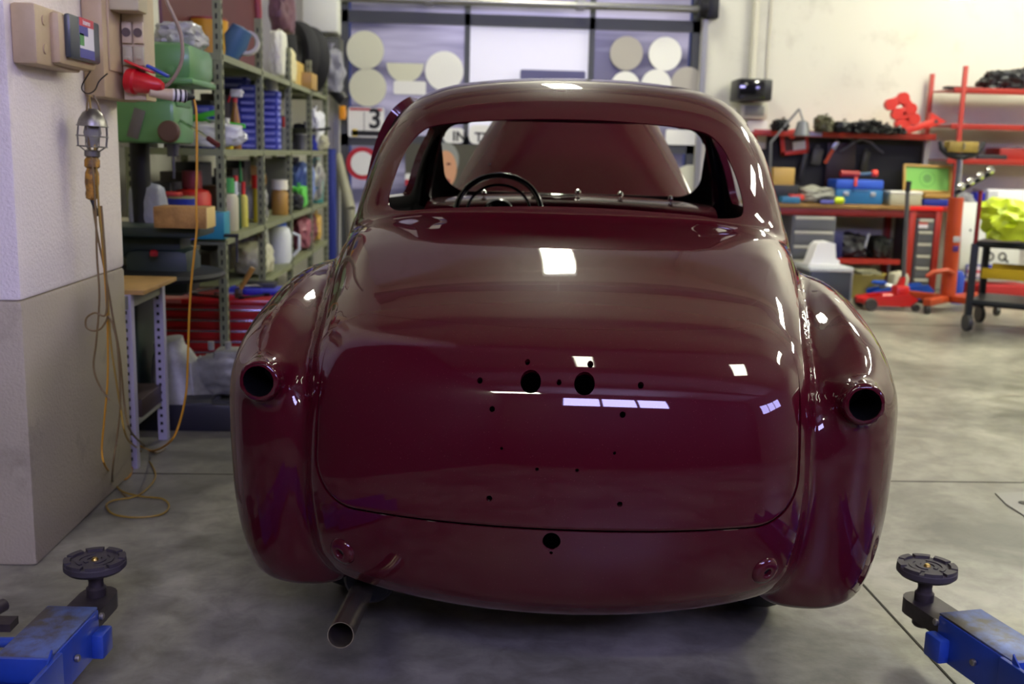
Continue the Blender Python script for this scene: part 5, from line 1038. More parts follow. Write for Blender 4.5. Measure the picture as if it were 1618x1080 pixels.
# ------------------------------------------------------------------ right side: workbench, racks, jacks, trolley
def build_right():
    RD=mat('bench_red','#a42a1a',.4,var=.3,vscale=5,col2='#7a1c12'); DR=mat('bench_dark_red','#7a1712',.45); BK=mat('peg_black','#18181a',.6); GY=mat('drawer_grey','#5f6164',.45); GL=mat('drawer_edge','#b5b3a4',.4); WD=mat('bench_wood','#a07a3c',.55,var=.7,vscale=6,col2='#6b4c22')
    CH=mat('chrome','#d8d8d2')
    Yb=9.80
    xl=at(1238,325,y=Yb)[0]-.25; xr=at(1490,325,y=Yb)[0]; zt=at(1300,322,y=Yb)[2]
    o=thing('workbench',((xl+xr)/2,10.1,0),'red workbench with wooden top, black back panel and lit red top edge','workbench'); cx=(xl+xr)/2; L=xr-xl
    q=MB(); q.box((0,0,zt-.02),(L,.62,.04),.005); q.build('bench_top',WD,o); q=MB(); q.box((L/2-.16,-.312,zt-.02),(.32,.006,.042),.001); q.build('red_edge_tape',mat('tape_red','#e0241a',.4),o)
    q=MB(); q.box((0,-.28,zt-.075),(L,.03,.07),.003); q.build('front_rail',DR,o)
    for x in (-L/2+.03,L/2-.03,at(1437,400,y=Yb)[0]-cx):
        for y in (-.28,.28): q=MB(); q.box((x,y,(zt-.04)/2),(.06,.05,zt-.04),.003); q.build('leg',RD,o)
    sa=at(1326,380,y=Yb)[0]-cx; sb=at(1428,380,y=Yb)[0]-cx; q=MB(); q.box(((sa+sb)/2,.0,.32),(sb-sa,.5,.02)); q.box(((sa+sb)/2,-.25,.32),(sb-sa,.02,.05)); q.build('lower_shelf',RD,o)
    zs=at(1350,212,y=Yb)[2]
    q=MB(); q.box((0,.27,(zt+zs)/2),(L,.02,zs-zt)); q.build('back_panel',BK,o,smooth=False)
    q=MB(); q.box((0,.14,zs),(L,.30,.02)); q.box((0,-.012,zs),(L,.012,.06),.002); q.build('top_shelf',RD,o)
    q=MB(); q.box((-L/2+.02,.14,(zt+zs)/2),(.03,.28,zs-zt)); q.build('side_post',RD,o); q=MB(); q.box((L/2-.02,.14,(zt+zs)/2),(.05,.04,zs-zt)); q.build('side_post',mat('worn_white','#b0aca4',.5),o)
    # slots of the pegboard
    def drawers(px0,px1,py0,lab,rows,col=GY):
        a=at(px0,380,y=Yb-.02);b=at(px1,380,y=Yb-.02); w=b[0]-a[0]; d=thing('drawer_unit',((a[0]+b[0])/2,10.06,0),lab,'drawer unit'); top=zt-.115; hh=(top-.06)/rows
        q=MB(); q.box((0,0,(top+.04)/2),(w,.5,top-.04),.004); q.build('cabinet_body',col,d)
        for k in range(rows):
            z=.06+hh*(k+.5); q=MB(); q.box((0,-.256,z),(w-.03,.02,hh-.012),.003); dr=q.build('drawer',col,d); q=MB(); q.box((0,-.270,z+hh/2-.02),(w-.04,.012,.028),.003); q.build('drawer_handle',GL,dr)
        return d
    drawers(1252,1320,340,'grey drawer unit with pale handle strips at left under the workbench',5); d=drawers(1448,1476,340,'grey drawer unit at the right end under the workbench',6)
    q=MB(); q.box((-.03,-.27,zt-.17),(.09,.004,.07)); q.build('pale_sticker',mat('sticker_white','#d9d4dc'),d); q=MB(); q.box((-.03,-.2725,zt-.155),(.09,.002,.03)); q.build('red_sticker',P_('#b8402c'),d)
    def ob(x0,y0,x1,y1,Y,dep,name,col,lab,cat,b=.006,rest=None,rz=0,rough=.45,**k):
        c,s=PB(x0,y0,x1,y1,Y,dep); q=MB(); q.box((0,0,s[2]/2),s,b); z=c[2]-s[2]/2 if rest is None else rest
        return single(q,name,hexm(col,rough),(c[0],c[1],z),lab,cat,rz=rz,**k),s
    Z=zt+.002
    # on the bench
    o1,s=ob(1222,262,1256,290,9.9,.2,'tan_box','#b8964e','tan wooden box at left end on the black case, bench','box',rest=Z+.16)
    ob(1222,290,1262,318,9.9,.25,'black_case','#1c1c1e','black case under the tan box on the bench','case',rest=Z)
    ob(1236,308,1265,318,9.78,.12,'blue_strip_box','#2f6f96','flat blue box at front left of the bench','box',rest=Z)
    o1,s=ob(1250,296,1272,304,9.82,.08,'red_pouch','#d0382a','small red tool pouch behind the flat blue box','pouch',rest=Z+.03)
    bag('cloth_heap',at(1290,312,y=9.98)[:2].tolist()+[Z],(.34,.3,.17),'#8c8c7c','heap of grey rags left of blue tool case','rag heap',cat='rags',knot=False) if False else bag('cloth_heap',(at(1288,312,y=9.98)[0],9.98,Z),(.34,.3,.17),'#9a9a8c','heap of grey rags left of the blue tool case',51,'rags',.3,knot=False)
    bag('dark_rag',(at(1306,312,y=9.9)[0],9.84,Z),(.22,.14,.08),'#23242c','dark rag in front of the grey heap',52,'rags',.3,knot=False)
    p=at(1327,318,y=9.78); q=MB(); q.lathe([(.0,-.05),(.03,-.05),(.034,-.02),(.034,.03),(.015,.05),(0,.05)],18,Matrix.Rotation(1.57,4,'Y')@Matrix.Rotation(0,4,'X')); single(q,'yellow_tape_roll',P_('#c8e01c'),(p[0],9.80,Z+.035),'fluorescent yellow roll on the bench left of blue tool case','tape')
    q=MB(); q.cyl((0,0,0),(.12,-.02,0),.018,n=12); single(q,'purple_torch',P_('#5a5aa8'),(at(1296,315,y=9.75)[0],9.74,Z+.02),'small violet torch at front of the rag heap','torch')
    # blue tool case
    c,s=PB(1321,280,1396,319,9.86,.26); t=thing('blue_tool_case',(c[0],c[1],Z),'blue tool case with two latches in middle of the bench','tool case'); q=MB(); q.box((0,0,s[2]*.30),(s[0],s[1],s[2]*.6),.012); q.build('case_bottom',P_('#1f6aa0'),t); q=MB(); q.box((0,0,s[2]*.8),(s[0],s[1],s[2]*.38),.012); q.build('case_lid',P_('#2a56c4'),t)
    for x in (-.13,.13): q=MB(); q.box((x,-s[1]/2-.006,s[2]*.42),(.05,.012,.04),.004); q.build('latch',mat('latch_silver','#b8bcc0',.3,.7),t)
    q=MB(); q.tube([(-.07,-s[1]/2,s[2]*.55),(-.07,-s[1]/2-.03,s[2]*.55),(.07,-s[1]/2-.03,s[2]*.55),(.07,-s[1]/2,s[2]*.55)],.008); q.build('handle',P_('#1a4f88'),t)
    t=thing('red_drill',(c[0]-.02,c[1],Z+s[2]+.03),'red power tool lying on top of the blue case','power tool'); q=MB(); q.cyl((-.13,0,.02),(.05,0,.02),.035,.03); q.build('motor_body',P_('#9c1c1c'),t); q=MB(); q.cyl((.05,0,.02),(.17,0,.03),.014); q.build('spindle',P_('#4a6a88'),t); q=MB(); q.lathe([(0,-.03),(.03,-.025),(.038,0),(.03,.025),(0,.03)],16,Matrix.Translation((.20,0,.03))@Matrix.Rotation(1.57,4,'Y')); q.build('red_knob',P_('#e03a2a'),t)
    q=MB(); q.box((-.03,-.145,-.05),(.03,.012,.09),.004); q.build('hanging_strap',P_('#d84a3c'),t)
    # cash box
    c,s=PB(1407,300,1457,323,9.84,.2); t=thing('pale_tin_box',(c[0],c[1],Z),'pale grey tin box with white lid right of the blue case','box'); q=MB(); q.box((0,0,s[2]*.4),(s[0],s[1],s[2]*.8),.008); q.build('tin_body',P_('#a9a68c'),t); q=MB(); q.box((0,0,s[2]*.88),(s[0]+.01,s[1]+.01,s[2]*.2),.008); q.build('white_lid',P_('#e0dfd4'),t)
    ob(1460,311,1500,321,9.9,.3,'blue_flat_case','#1c2c8c','dark blue flat case under the green picture','case',rest=Z)
    ob(1462,302,1515,309,9.9,.25,'wooden_plank','#a8823c','wooden slat between green picture and blue flat case','board',rest=Z+.072)
    # green framed picture (leaning)
    c,s=PB(1430,262,1503,303,10.0,.03); t=thing('green_picture',(c[0],10.02,c[2]),'green framed picture with a faint round emblem leaning on the bench','picture'); t.rotation_euler=(math.radians(-12),math.radians(1),0)
    W_,H_=s[0],s[2]; fr=mat('frame_tan','#a8843c',.5)
    for (x,z,w,h_) in ((0,H_/2,W_+.02,.025),(0,-H_/2,W_+.02,.025),(-W_/2,0,.025,H_),(W_/2,0,.025,H_)): q=MB(); q.box((x,0,z),(w,.03,h_),.003); q.build('frame_bar',fr,t)
    q=MB(); q.box((0,.006,0),(W_,.01,H_)); q.build('green_panel',P_('#6fae4a'),t,smooth=False); q=MB(); q.lathe([(.072,-.0005),(.078,-.0005),(.078,.0005),(.072,.0005)],32,Matrix.Translation((0,-.0005,-.0))@Matrix.Rotation(math.pi/2,4,'X'),closed=True); q.build('emblem_ring',P_('#4a8038'),t)
    q=MB(); q.lathe([(.0,-.0005),(.03,-.0005),(.045,.0),(.03,.0005),(0,.0005)],7,Matrix.Translation((0,-.0005,.005))@Matrix.Rotation(math.pi/2,4,'X')); q.build('emblem_centre',P_('#568a40'),t)
    # on the pegboard
    Yp=10.32
    c,s=PB(1233,204,1277,244,Yp-.06,.03); t=thing('red_tray_board',(c[0],Yp-.06,c[2]),'red framed board with white paper hanging at upper left of the black panel','board'); t.rotation_euler=(0,math.radians(-8),0); q=MB()
    for (x,z,w,h_) in ((0,s[2]/2-.02,s[0],.04),(0,-s[2]/2+.02,s[0],.04),(-s[0]/2+.02,0,.04,s[2]),(s[0]/2-.015,0,.03,s[2])): q.box((x,0,z),(w,.03,h_),.004)
    q.build('red_frame',mat('bright_red','#c42c1c',.4),t); q=MB(); q.box((0,.008,0),(s[0]*.9,.01,s[2]*.9)); q.build('dark_back',P_('#4a1c1c'),t); q=MB(); q.box((.05,-.002,-.04),(.13,.006,.08)); q.build('white_paper',P_('#d8d6cc'),t); q=MB(); q.lathe([(0,-.01),(.03,-.008),(.03,.008),(0,.01)],12,Matrix.Translation((-.02,-.01,.06))@Matrix.Rotation(1.57,4,'X')); q.build('red_disc',P_('#ff4a38'),t)
    t=thing('orange_tool',(at(1312,240,y=Yp)[0],Yp-.05,at(1312,238,y=Yp)[2]),'orange handled saw hanging slanted on the black panel','hand tool'); t.rotation_euler=(0,math.radians(27),0); q=MB(); q.box((0,0,-.06),(.035,.02,.16),.008); q.build('orange_handle',P_('#d8521c'),t); q=MB(); q.box((0,0,.06),(.045,.018,.10),.008); q.build('silver_head',mat('latch_silver','#b8bcc0'),t)
    def hanger(px,py):
        p=at(px,py,y=Yp-.06); t=thing('coat_hanger',p,'grey coat hanger hanging in middle of the black panel','hanger'); m=mat('hanger_grey','#5c5c60',.4)
        q=MB(); q.tube([(0,0,0),(-.08,0,-.03),(-.17,0,-.10),(-.22,0,-.13)],[.014,.013,.011,.009]); q.tube([(0,0,0),(.08,0,-.03),(.17,0,-.10),(.22,0,-.13)],[.014,.013,.011,.009]); q.build('shoulder_bar',m,t)
        q=MB(); q.tube(smooth([(0,0,0),(0,0,.04),(.02,0,.06),(.03,0,.045)]),.004); q.build('hook',m,t)
    hanger(1363,219)
    for px,py,w,h_,c_,lab,nm in ((1290,247,.10,.16,'#4a4a44','dark grey scissors-like tool hanging right of red board','cutting_tool'),(1268,262,.05,.30,'#28282a','black cable tie bundle hanging under the red board','cable_bundle'),(1366,255,.07,.2,'#2f2c18','dark olive brush hanging below the coat hanger','hanging_brush'),(1335,215,.16,.05,'#1c4a38','dark green tool lying high on the black panel','green_tool')):
        p=at(px,py,y=Yp-.03); q=MB(); q.box((0,0,0),(w,.03,h_),.012,Matrix.Rotation(.15,3,'Y')); q.lathe([(.01,-.01),(.02,-.01),(.02,.01),(.01,.01)],12,Matrix.Translation((0,0,h_/2+.01))@Matrix.Rotation(1.57,4,'X'),closed=True); single(q,nm,P_(c_),(p[0],Yp-.045,p[2]),lab,'hand tool')
    c,s=PB(1305,225,1350,300,Yp-.02,.01); q=MB(); q.box((0,0,0),s,.002); single(q,'dark_red_cloth',P_('#26090c'),(c[0],Yp-.025,c[2]),'dark red cloth panel behind the orange saw','cloth')
    # desk lamp clamped on bench
    t=thing('arm_lamp',(at(1222,260,y=9.9)[0],9.95,Z),'grey jointed arm lamp clamped at the left end of bench','lamp'); m=mat('lamp_arm_grey','#7c7e80',.4,.4); A=Vector((0,0,0)); Bp=Vector(at(1218,225,y=9.9))-Vector(t.location); Cp=Vector(at(1263,172,y=9.85))-Vector(t.location); Dp=Vector(at(1268,198,y=9.8))-Vector(t.location)
    q=MB(); q.cyl(A,Bp,.012); q.build('lower_arm',m,t); q=MB(); q.cyl(Bp,Cp,.012); q.build('upper_arm',m,t); q=MB(); q.lathe([(.015,.05),(.05,.03),(.075,-.09),(.07,-.10),(.02,-.02)],18,Matrix.Translation(Dp)); q.cyl(Cp,Dp+Vector((0,0,.05)),.01); q.build('lamp_head',m,t)
    # clutter on the top shelf of the bench
    zq=zs+.012
    for i,(x0,x1,y0,c_,lab,amp) in enumerate(((1222,1246,188,'#1b1b1c','black lump of parts at the left end of bench top shelf',.3),(1288,1316,180,'#4d4b38','olive grey carburettor-like part on the bench top shelf',.3),(1316,1346,188,'#17181b','black square part with chrome lip on bench top shelf',.12),(1346,1366,188,'#222224','black rounded part with silver cap on bench top shelf',.35),(1362,1392,186,'#1a1a1a','black bulky part in middle right of bench top shelf',.35),(1385,1412,192,'#2c2c28','dark grey long part before the red folded stand',.3),(1405,1432,196,'#3c3c3a','dark grey casting at foot of the red folded stand',.35))):
        a=at((x0+x1)/2,200,y=9.95); w=(x1-x0)/1650*9.9; h_=(208-y0)/1650*9.9; t=thing('engine_part',(a[0],9.97,zq),lab,'engine part','engine parts on the bench top shelf'); q=MB(); q.blob((0,0,h_*.45),(w*1.1,.2,h_*1.05),amp,3.2,60+i,flat=.1); q.build('casting',mat('part_%s'%c_[1:],c_,.4,.5),t,ang=50); q=MB(); q.lathe([(0,0),(.018,.0),(.018,.02),(0,.025)],12,Matrix.Translation((.01,-.04,h_*.93))); q.build('port_cap',CH,t)
    c,s=PB(1293,206,1316,213,9.78,.01); q=MB(); q.box((0,0,0),(s[0],.004,s[2])); single(q,'violet_sticker',P_('#b0a8d8'),(c[0],10.1-.322+.3-.0,zs) if False else (c[0],10.078,zs),'pale violet sticker strip on the red top edge of bench','sticker')
    # red folded stand (scissor shape) on the shelf
    t=thing('red_stand',(at(1432,205,y=9.95)[0],9.97,zq),'bright red zigzag folded stand on the bench top shelf','stand'); m=mat('bright_red','#c42c1c'); 
    def pp(px,py): v=Vector(at(px,py,y=9.95))-Vector(t.location); v.y=0; return v
    seg=[(1408,165),(1428,155),(1440,172),(1418,180),(1445,188),(1424,196),(1440,206)]
    q=MB()
    for a,b in zip(seg[:-1],seg[1:]):
        A=pp(*a);B=pp(*b); q.cyl(A+Vector((0,-.03,0)),A+Vector((0,.03,0)),.055,n=20); v=B-A; q.box((A+B)/2,(v.length,.05,.085),.01,Matrix.Rotation(-math.atan2(v.z,v.x),3,'Y'))
    q.build('zigzag_link',m,t); A=pp(1430,208);B=pp(1478,192); v=B-A; q=MB(); q.box((A+B)/2,(v.length,.07,.06),.01,Matrix.Rotation(-math.atan2(v.z,v.x),3,'Y')); q.build('base_arm',m,t); q=MB(); q.prism([(-.07,-.07),(.10,.0),(-.05,.085)],-.03,.03,Matrix.Translation(B)); q.build('end_plate',m,t)
    q=MB(); q.lathe([(0,-.035),(.02,-.035),(.02,.035),(0,.035)],6,Matrix.Translation(B)@Matrix.Rotation(1.57,4,'X')); q.build('pivot_nut',mat('oily_steel','#4a4244'),t)
    # under the bench
    bag('dark_engine_bits',(at(1350,385,y=9.9)[0],10.08,.332),(.38,.34,.26),'#202026','dark pile of parts on the red lower shelf of bench',71,'engine part',.35,knot=False)
    bag('olive_bits',(at(1400,385,y=9.9)[0],10.08,.332),(.22,.3,.24),'#34382f','olive dark part on the right of the lower bench shelf',72,'engine part',.35,knot=False)
    ob(1318,352,1333,395,9.86,.1,'blue_canister','#1a1c50','dark blue canister next to left drawer unit','canister',rest=.332)
    q=MB(); q.cyl((0,0,0),(.03,0,.14),.012,n=10); single(q,'silver_rod',mat('latch_silver','#b8bcc0'),(at(1368,378,y=9.85)[0],9.86,.45),'short silver rod leaning among the dark parts','rod')
    # cool box with white shape
    c,s=PB(1280,418,1345,467,9.05,.42); zb=.02; t=thing('dark_box_trolley',(c[0],c[1],0),'dark slate storage box with pale lid in front of the bench','storage box'); q=MB(); q.box((0,0,(s[2])/2+.03),(s[0],s[1],s[2]),.012); q.build('box_body',P_('#3a4048'),t); q=MB(); q.box((0,0,s[2]+.04),(s[0]+.03,s[1]+.03,.04),.01); q.build('pale_lid',P_('#c4c8c8'),t)
    q=MB(); q.box((s[0]/2+.008,-.19,s[2]/2+.03),(.016,.03,s[2]-.02),.003); q.build('corner_trim',P_('#8c9090'),t)
    for x in (-s[0]/2+.05,s[0]/2-.05): q=MB(); q.cyl((x-.012,-.16,.022),(x+.012,-.16,.022),.021); q.build('caster',BK,t)
    zz=s[2]+.062; t=thing('white_plastic_hood',(at(1303,400,y=9.15)[0],9.22,zz),'white plastic cover standing on the dark storage box','cover'); q=MB(); q.prism([(-.14,0),(.12,0),(.14,.05),(.10,.07),(.085,.20),(.03,.215),(-.05,.21),(-.085,.18)],-.09,.09); q.build('cover_shell',hexm('#f0f0ee',.35),t,ang=60); q=MB(); q.box((0,0,.008),(.30,.21,.016),.004); q.build('foot_rim',hexm('#e4e4e2',.35),t)
    # yellow basket on floor
    c,s=PB(1345,415,1398,462,9.5,.3); t=thing('yellow_basket',(c[0]+.02,c[1],0),'dull yellow tub on the floor under the bench','tub'); q=MB(); q.lathe([(0,0),(.15,0),(.19,.22),(.20,.23),(.185,.23),(.145,.015),(0,.015)],26); q.build('tub_body',hexm('#b0a050',.5),t); q=MB(); q.blob((0,0,.21),(.30,.3,.12),.3,3,80); q.build('contents',hexm('#6a6850',.6),t,ang=60)
    bag('white_motor',(at(1415,415,y=9.6)[0]-.0,9.66,.332) if False else (at(1418,420,y=9.55)[0],9.50,.0),(.2,.2,.30),'#b8b49c','pale round pump body beside the yellow tub',81,'pump',.12,knot=False)
    # trolley jack (red)
    t=thing('trolley_jack',(at(1405,462,y=8.9)[0],8.86,0),'red trolley jack with long grey handle before the bench','trolley jack'); m=mat('jack_red','#c8201c',.35,coat=.3)
    q=MB(); 
    for s_ in (-1,1): q.prism([(-.26,.04),(.14,.04),(.20,.10),(.12,.15),(-.10,.13),(-.28,.10)],s_*.10-.012,s_*.10+.012)
    q.box((-.22,0,.075),(.12,.2,.05),.02); q.build('side_frame',m,t); q=MB(); q.cyl((-.08,0,.09),(.12,0,.11),.05,.045); q.box((.08,0,.16),(.12,.14,.10),.02); q.build('pump_block',m,t)
    q=MB(); q.prism([(-.05,.10),(.02,.10),(.05,.28),(.02,.29)],-.03,.03,Matrix.Translation((.06,0,0))); q.build('handle_socket',m,t); hp=Vector(at(1434,303,y=8.75))-Vector(t.location); q=MB(); q.cyl((.10,0,.22),hp,.019,.017); q.build('handle_pole',mat('handle_grey','#68686a',.4,.5),t); q=MB(); q.cyl(hp,hp+Vector((.004,0,.09)),.023); q.build('rubber_grip',BK,t)
    for x,r_ in ((-.22,.055),(.17,.035)):
        for y in (-.13,.13): q=MB(); q.lathe([(0,-.02),(r_*.9,-.02),(r_,-.012),(r_,.012),(r_*.9,.02),(0,.02)],20,Matrix.Translation((x,y,r_))@Matrix.Rotation(1.57,4,'X')); q.build('wheel',mat('jack_wheel','#4a4642',.4,.4),t)
    t=thing('blue_jack',(at(1455,455,y=9.15)[0]-.04,9.36,0),'blue low jack with silver arm beside the orange column','trolley jack'); m=mat('jack_blue','#1d4fb0',.35)
    q=MB(); 
    for s_ in (-1,1): q.prism([(-.32,.03),(.16,.03),(.22,.12),(.16,.17),(-.20,.14),(-.34,.10)],s_*.09-.01,s_*.09+.01)
    q.build('side_frame',m,t); q=MB(); q.cyl((-.24,0,.15),(.08,0,.10),.03); q.build('silver_arm',mat('latch_silver','#b8bcc0'),t); q=MB(); q.lathe([(0,0),(.06,0),(.07,.02),(.05,.03),(0,.03)],18,Matrix.Translation((-.26,0,.16))); q.build('saddle',m,t)
    for x in (-.26,.14): q=MB(); q.cyl((x,-.12,.04),(x,.12,.04),.04); q.build('wheel_pair',mat('jack_wheel','#4a4642'),t)
    # orange transmission jack
    ym=8.9; pb=at(1487,470,y=ym); pt=at(1508,312,y=ym); x0=at(1497,470,y=ym)[0]; t=thing('transmission_jack',(x0,ym,0),'tall orange transmission jack with black saddle holding a wooden block','transmission jack'); m=mat('jack_orange','#b8441c',.4,var=.3,vscale=6,col2='#8a2c12')
    hx=at(1510,310,y=ym)[0]-x0; zt2=at(1510,312,y=ym)[2]
    q=MB(); q.cyl((0,0,.12),(hx*.55,0,zt2),.065,.062,n=24); q.build('outer_column',m,t); zs2=at(1516,248,y=ym)[2]; q=MB(); q.cyl((hx*.5,0,zt2-.02),(hx*.75,0,zs2),.026,n=18); q.build('chrome_ram',mat('ram_steel','#a8a8b8',.2,.9),t)
    for i,a in enumerate((.5,2.3,3.9,5.5)):
        q=MB(); v=Vector((math.cos(a),math.sin(a),0)); q.box(v*.22+Vector((0,0,.10)),(.44,.07,.06),.008,Matrix.Rotation(a,3,'Z')); lg=q.build('leg',m,t); q=MB(); c_=v*.42+Vector((0,0,.04)); q.cyl(c_-Vector((.015,0,0)),c_+Vector((.015,0,0)),.04,n=18); q.build('caster_wheel',mat('caster_grey','#3a3a3a',.5),lg)
    q=MB(); q.tube([(0,-.06,.33),(-.08,-.12,.36),(-.20,-.12,.34),(-.26,-.12,.30)],[.018,.02,.022,.016]); q.build('foot_pedal',m,t); q=MB(); q.box((.0,-.062,.62),(.06,.006,.05),.002); q.build('pale_label',P_('#b8b8c0'),t); q=MB(); q.box((.0,-.064,.54),(.05,.006,.05),.002); q.build('violet_label',P_('#4a2a7a'),t)
    sc=Vector((hx*.75,0,zs2)); q=MB(); q.tube([sc+Vector((-.19,0,.13)),sc+Vector((-.17,0,.07)),sc+Vector((-.10,0,.02)),sc+Vector((0,0,0)),sc+Vector((.10,0,.02)),sc+Vector((.17,0,.07)),sc+Vector((.20,0,.13))],[.016,.026,.03,.034,.03,.026,.016]); q.build('saddle',BK,t)
    q=MB(); q.box((sc.x+x0,ym,sc.z+.085),(.26,.10,.09),.006); ob2=single(q,'wood_block',mat('saddle_wood','#a08838',.6,var=.6,vscale=12,col2='#6a5420'),(0,0,0),'olive wooden block lying in the black saddle of orange jack','block'); q=MB(); q.cyl((sc.x+x0,ym-.055,sc.z+.07),(sc.x+x0,ym-.055,sc.z+.12),.008); q.build('steel_pin',CH,ob2)
    # tall red rack
    yr=9.9; t=thing('red_rack',(0,0,0),'red steel shelf rack at the right against the white back wall','rack'); xa=max(at(1492,200,y=yr)[0],xr+.035); xb=at(1700,200,y=yr)[0]; zt3=at(1495,110,y=yr)[2]
    for (x,y,dz) in ((xa,10.38,0),(xa+.10,yr,.04),(xb,10.38,0),(xb,yr,0)): q=MB(); q.box((x,y,(zt3+dz)/2),(.04,.035,zt3+dz),.003); q.build('upright',RD,t)
    for py in (142,199,254,330):
        z=at(1550,py,y=yr)[2]; q=MB(); q.box(((xa+xb)/2+.02,(yr+10.38)/2,z),(xb-xa,.5,.014)); q.box(((xa+xb)/2+.02,yr-.002,z-.008),(xb-xa+.02,.012,.05),.002); q.build('shelf',RD,t)
    zr=lambda py: at(1550,py,y=yr)[2]+.008
    bag('black_part',(at(1590,135,y=10.0)[0],10.1,zr(142)),(.42,.3,.20),'#1d1d20','black moulded parts heap on the topmost shelf of the red rack',91,'engine part',.35,knot=False)
    bag('black_part',(at(1625,135,y=10.0)[0],10.1,zr(142)),(.26,.3,.24),'#1a1a1c','black upright part at right end of topmost red rack shelf',92,'engine part',.3,knot=False)
    q=MB(); q.box((0,0,.012),(.34,.12,.024),.006); single(q,'black_bar',P_('#202022'),(at(1525,138,y=9.95)[0],10.0,zr(142)),'flat black bar at left on the topmost shelf of the red rack','bar')
    ob(1545,243,1592,252,9.95,.3,'black_flat_box','#26262a','flat black box on the third shelf of the red rack','box',rest=zr(254))
    ob(1580,232,1640,252,10.0,.3,'red_box','#a82a1c','red metal box on the third shelf of the red rack','box',rest=zr(254))
    ob(1530,245,1548,252,9.98,.2,'grey_flat_box','#5c5c60','small grey box left of the flat black one on the rack','box',rest=zr(254))
    zl=zr(330)
    ob(1560,288,1640,318,9.95,.3,'white_carton','#e6e6e8','large white carton on the lower red rack shelf','box',rest=zl)
    ob(1545,294,1560,318,9.93,.15,'blue_carton','#1c2cc0','bright blue carton left of the white carton','box',rest=zl)
    o1,s=ob(1562,290,1578,318,9.86,.06,'pale_packet','#b8b8bc','pale packet with yellow band before the white carton','packet',rest=zl); q=MB(); q.box((0,-.032,s[2]*.25),(s[0]*.8,.004,.02)); q.build('yellow_band',P_('#d0a828'),o1)
    bag('chrome_bits',(at(1560,283,y=9.98)[0]-.2,10.02,zl),(.2,.2,.16),'#8c8c90','silver parts bag at left end of the lower rack shelf',93,'parts',.3,rough=.2,knot=False)
    # sign boards leaning under the rack
    yq=9.55; c,s=PB(1518,320,1612,425,yq,.02); t=thing('sign_board',(c[0],yq,c[2]),'white sign board with round logos leaning under the red rack','sign'); t.rotation_euler=(math.radians(-5),0,0)
    q=MB(); q.box((0,0,0),s,.003); q.build('board_panel',hexm('#d4d6cc',.4),t); rim=P_('#2a2a2a')
    def pr(x,z,w,h_,col,nm,dy=.0): q=MB(); q.box((x,-.0115-dy,z),(w,.002,h_)); q.build(nm,P_(col),t,smooth=False)
    pr(.06,.26,.28,.03,'#d8d83a','yellow_line'); pr(.14,.21,.06,.05,'#c84a3a','red_mark'); pr(-.02,.19,.06,.06,'#8c9ccc','blue_mark'); pr(-.2,.05,.02,.02,'#444444','dark_dot'); 
    for x in (.0,.12):
        q=MB(); q.lathe([(.026,-.001),(.042,-.001),(.042,.001),(.026,.001)],20,Matrix.Translation((x,-.0125,-.19))@Matrix.Rotation(1.57,4,'X'),closed=True); q.build('black_ring',rim,t)
    q=MB(); q.box((.155,-.0125,-.22),(.06,.002,.02),0,Matrix.Rotation(.7,3,'Y')); q.build('black_stroke',rim,t)
    c,s=PB(1525,418,1606,440,yq-.04,.02); t=thing('flag_board',(c[0],yq-.05,c[2]),'blue board with a red and white crossed flag at its left','sign'); q=MB(); q.box((0,0,0),s,.002); q.build('board_panel',P_('#1f2a8c'),t); q=MB(); q.box((-s[0]*.33,-.0115,0),(s[0]*.3,.002,s[2]*.8)); q.build('white_field',P_('#d0c8d4'),t)
    q=MB(); q.box((-s[0]*.33,-.0135,0),(s[0]*.3,.002,.022)); q.box((-s[0]*.33,-.0135,0),(.02,.002,s[2]*.8)); q.build('red_cross',P_('#c0304a'),t); q=MB(); q.prism([(-.025,-.02),(.025,-.02),(0,.035)],-.0135,-.0115,Matrix.Translation((.09,0,0))); q.build('white_emblem',P_('#c8ccdc'),t)
    ob(1546,440,1640,468,9.35,.4,'red_crate','#a01c1c','dark red crate on the floor behind the trolley','crate',rest=.0)
    q=MB(); q.lathe([(0,0),(.05,0),(.055,.25),(.03,.30),(0,.30)],16); single(q,'blue_bottle',P_('#1f3fa8'),(at(1520,450,y=9.2)[0]+.02,9.32,0),'blue bottle standing right of the orange column on the floor','bottle')
    # black trolley with yellow bag
    t=thing('black_trolley',(0,0,0),'black tube trolley at the right edge carrying a yellow bag','trolley'); m=mat('trolley_black','#22262c',.4,.3)
    A=Vector(at(1528,512,z=.05)); A=Vector((A.x,A.y,0)); zz=at(1537,385,y=A.y)[2]; Ln=1.5; W2=.55
    d=Vector((math.cos(-.62),math.sin(-.62),0)); n_=Vector((-d.y,d.x,0))*W2
    tp=[A,A+d*Ln,A+d*Ln+n_,A+n_]
    for k,pnt in enumerate(tp):
        q=MB(); q.box(pnt+Vector((0,0,(zz+.12)/2)),(.045,.045,zz-.12),.004); lg=q.build('leg',m,t); q=MB(); q.cyl(pnt+Vector((-.018,0,.065)),pnt+Vector((.018,0,.065)),.065,n=22); q.build('caster_wheel',mat('caster_grey','#3a3a3a',.5),lg)
    q=MB(); 
    for z in (zz,.22):
        for a,b in ((0,1),(1,2),(2,3),(3,0)): q.cyl(tp[a]+Vector((0,0,z)),tp[b]+Vector((0,0,z)),.022,n=4)
    q.build('frame_tube',m,t); ctr=(tp[0]+tp[2])/2
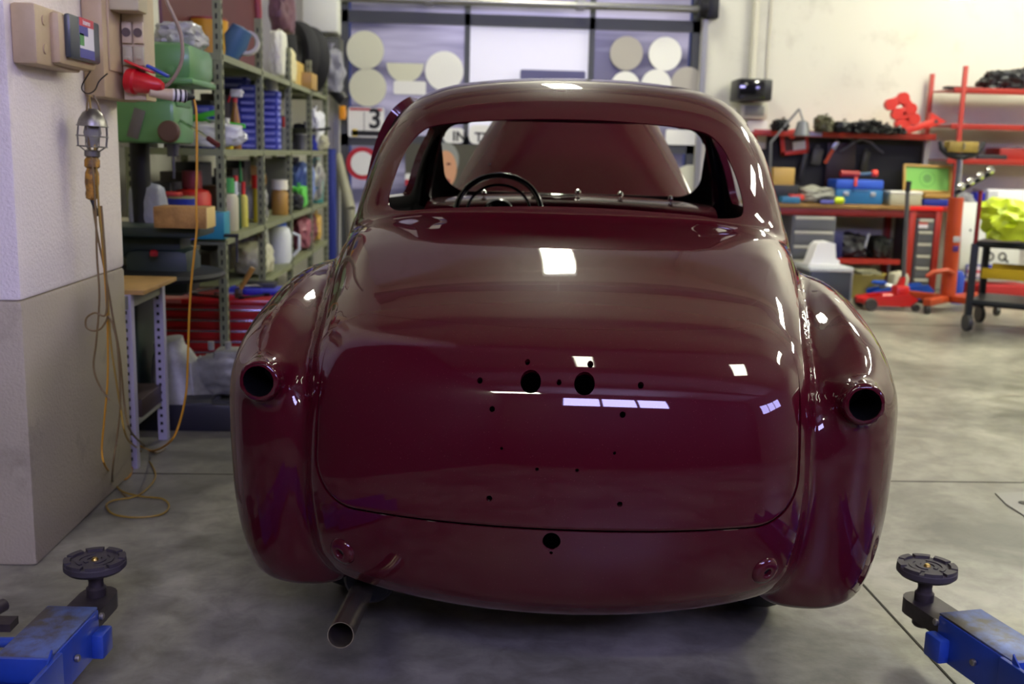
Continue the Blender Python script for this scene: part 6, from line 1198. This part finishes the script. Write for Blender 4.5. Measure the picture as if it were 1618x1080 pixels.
    q=MB(); R_=Matrix.Rotation(-.62,3,'Z'); q.box(ctr+Vector((0,0,zz+.008)),(Ln,W2,.014),0,R_); q.box(ctr+Vector((0,0,.235)),(Ln,W2,.012),0,R_); q.build('deck',m,t)
    zy=at(1560,437,y=A.y)[2]; q=MB(); q.box(ctr+Vector((0,0,zy)),(Ln-.12,W2-.06,.02),0,R_); 
    for s_ in (-1,1): q.box(ctr+n_*.5*s_*.88+Vector((0,0,zy+.03)),(Ln-.12,.015,.08),.004,R_)
    q.build('yellow_tray',P_('#c8a818'),t)
    q=MB(); q.cyl(tp[0]+Vector((0,0,zz)),tp[0]+Vector((.0,0,zz+.40)),.016); q.build('push_post',DR,t)
    cb=tp[0]+d*.30+n_*.35
    t=bag('yellow_bag',(cb.x,cb.y,zz+.017),(.62,.42,.34),'#c4d822','fluorescent yellow-green bag lying on the black trolley',95,'bag',.35,rough=.4,knot=False)
    cb=tp[0]+d*.84+n_*.25; bag('silver_foil_bag',(cb.x,cb.y,zz+.017),(.42,.36,.26),'#6c7078','silver foil wrapped part on trolley beside the yellow bag',96,'bag',.35,rough=.12,knot=False)
    cb=tp[0]+d*1.15+n_*.6; bag('yellow_sleeve',(cb.x,cb.y,zz+.017),(.5,.35,.52),'#b8cc2c','yellow-green jacket heap at the right edge of the trolley',97,'jacket',.35,knot=False)
    # chrome manifold held above
    a=tp[0]+Vector((-.12,.1,zz+.50)); 
    p0=Vector(at(1510,302,y=A.y)); p1=Vector(at(1570,268,y=A.y)); t=thing('chrome_manifold',p0,'row of chrome pipe ends on a slanting rail above the trolley','exhaust manifold'); v=p1-p0; q=MB(); q.cyl((0,0,-.015),v+Vector((0,0,-.015)),.016); q.build('rail',mat('dark_iron','#26262a'),t)
    for k in (.12,.36,.62,.88): q=MB(); c_=v*k; q.lathe([(0,-.03),(.022,-.03),(.030,-.01),(.030,.015),(.018,.03),(0,.03)],16,Matrix.Translation(c_+Vector((0,-.01,.012)))@Matrix.Rotation(1.2,4,'X')); q.build('pipe_end',CH,t)
build_room(); build_lamps(); build_car(); build_left_wall(); build_lifts(); build_shelving(); build_right()
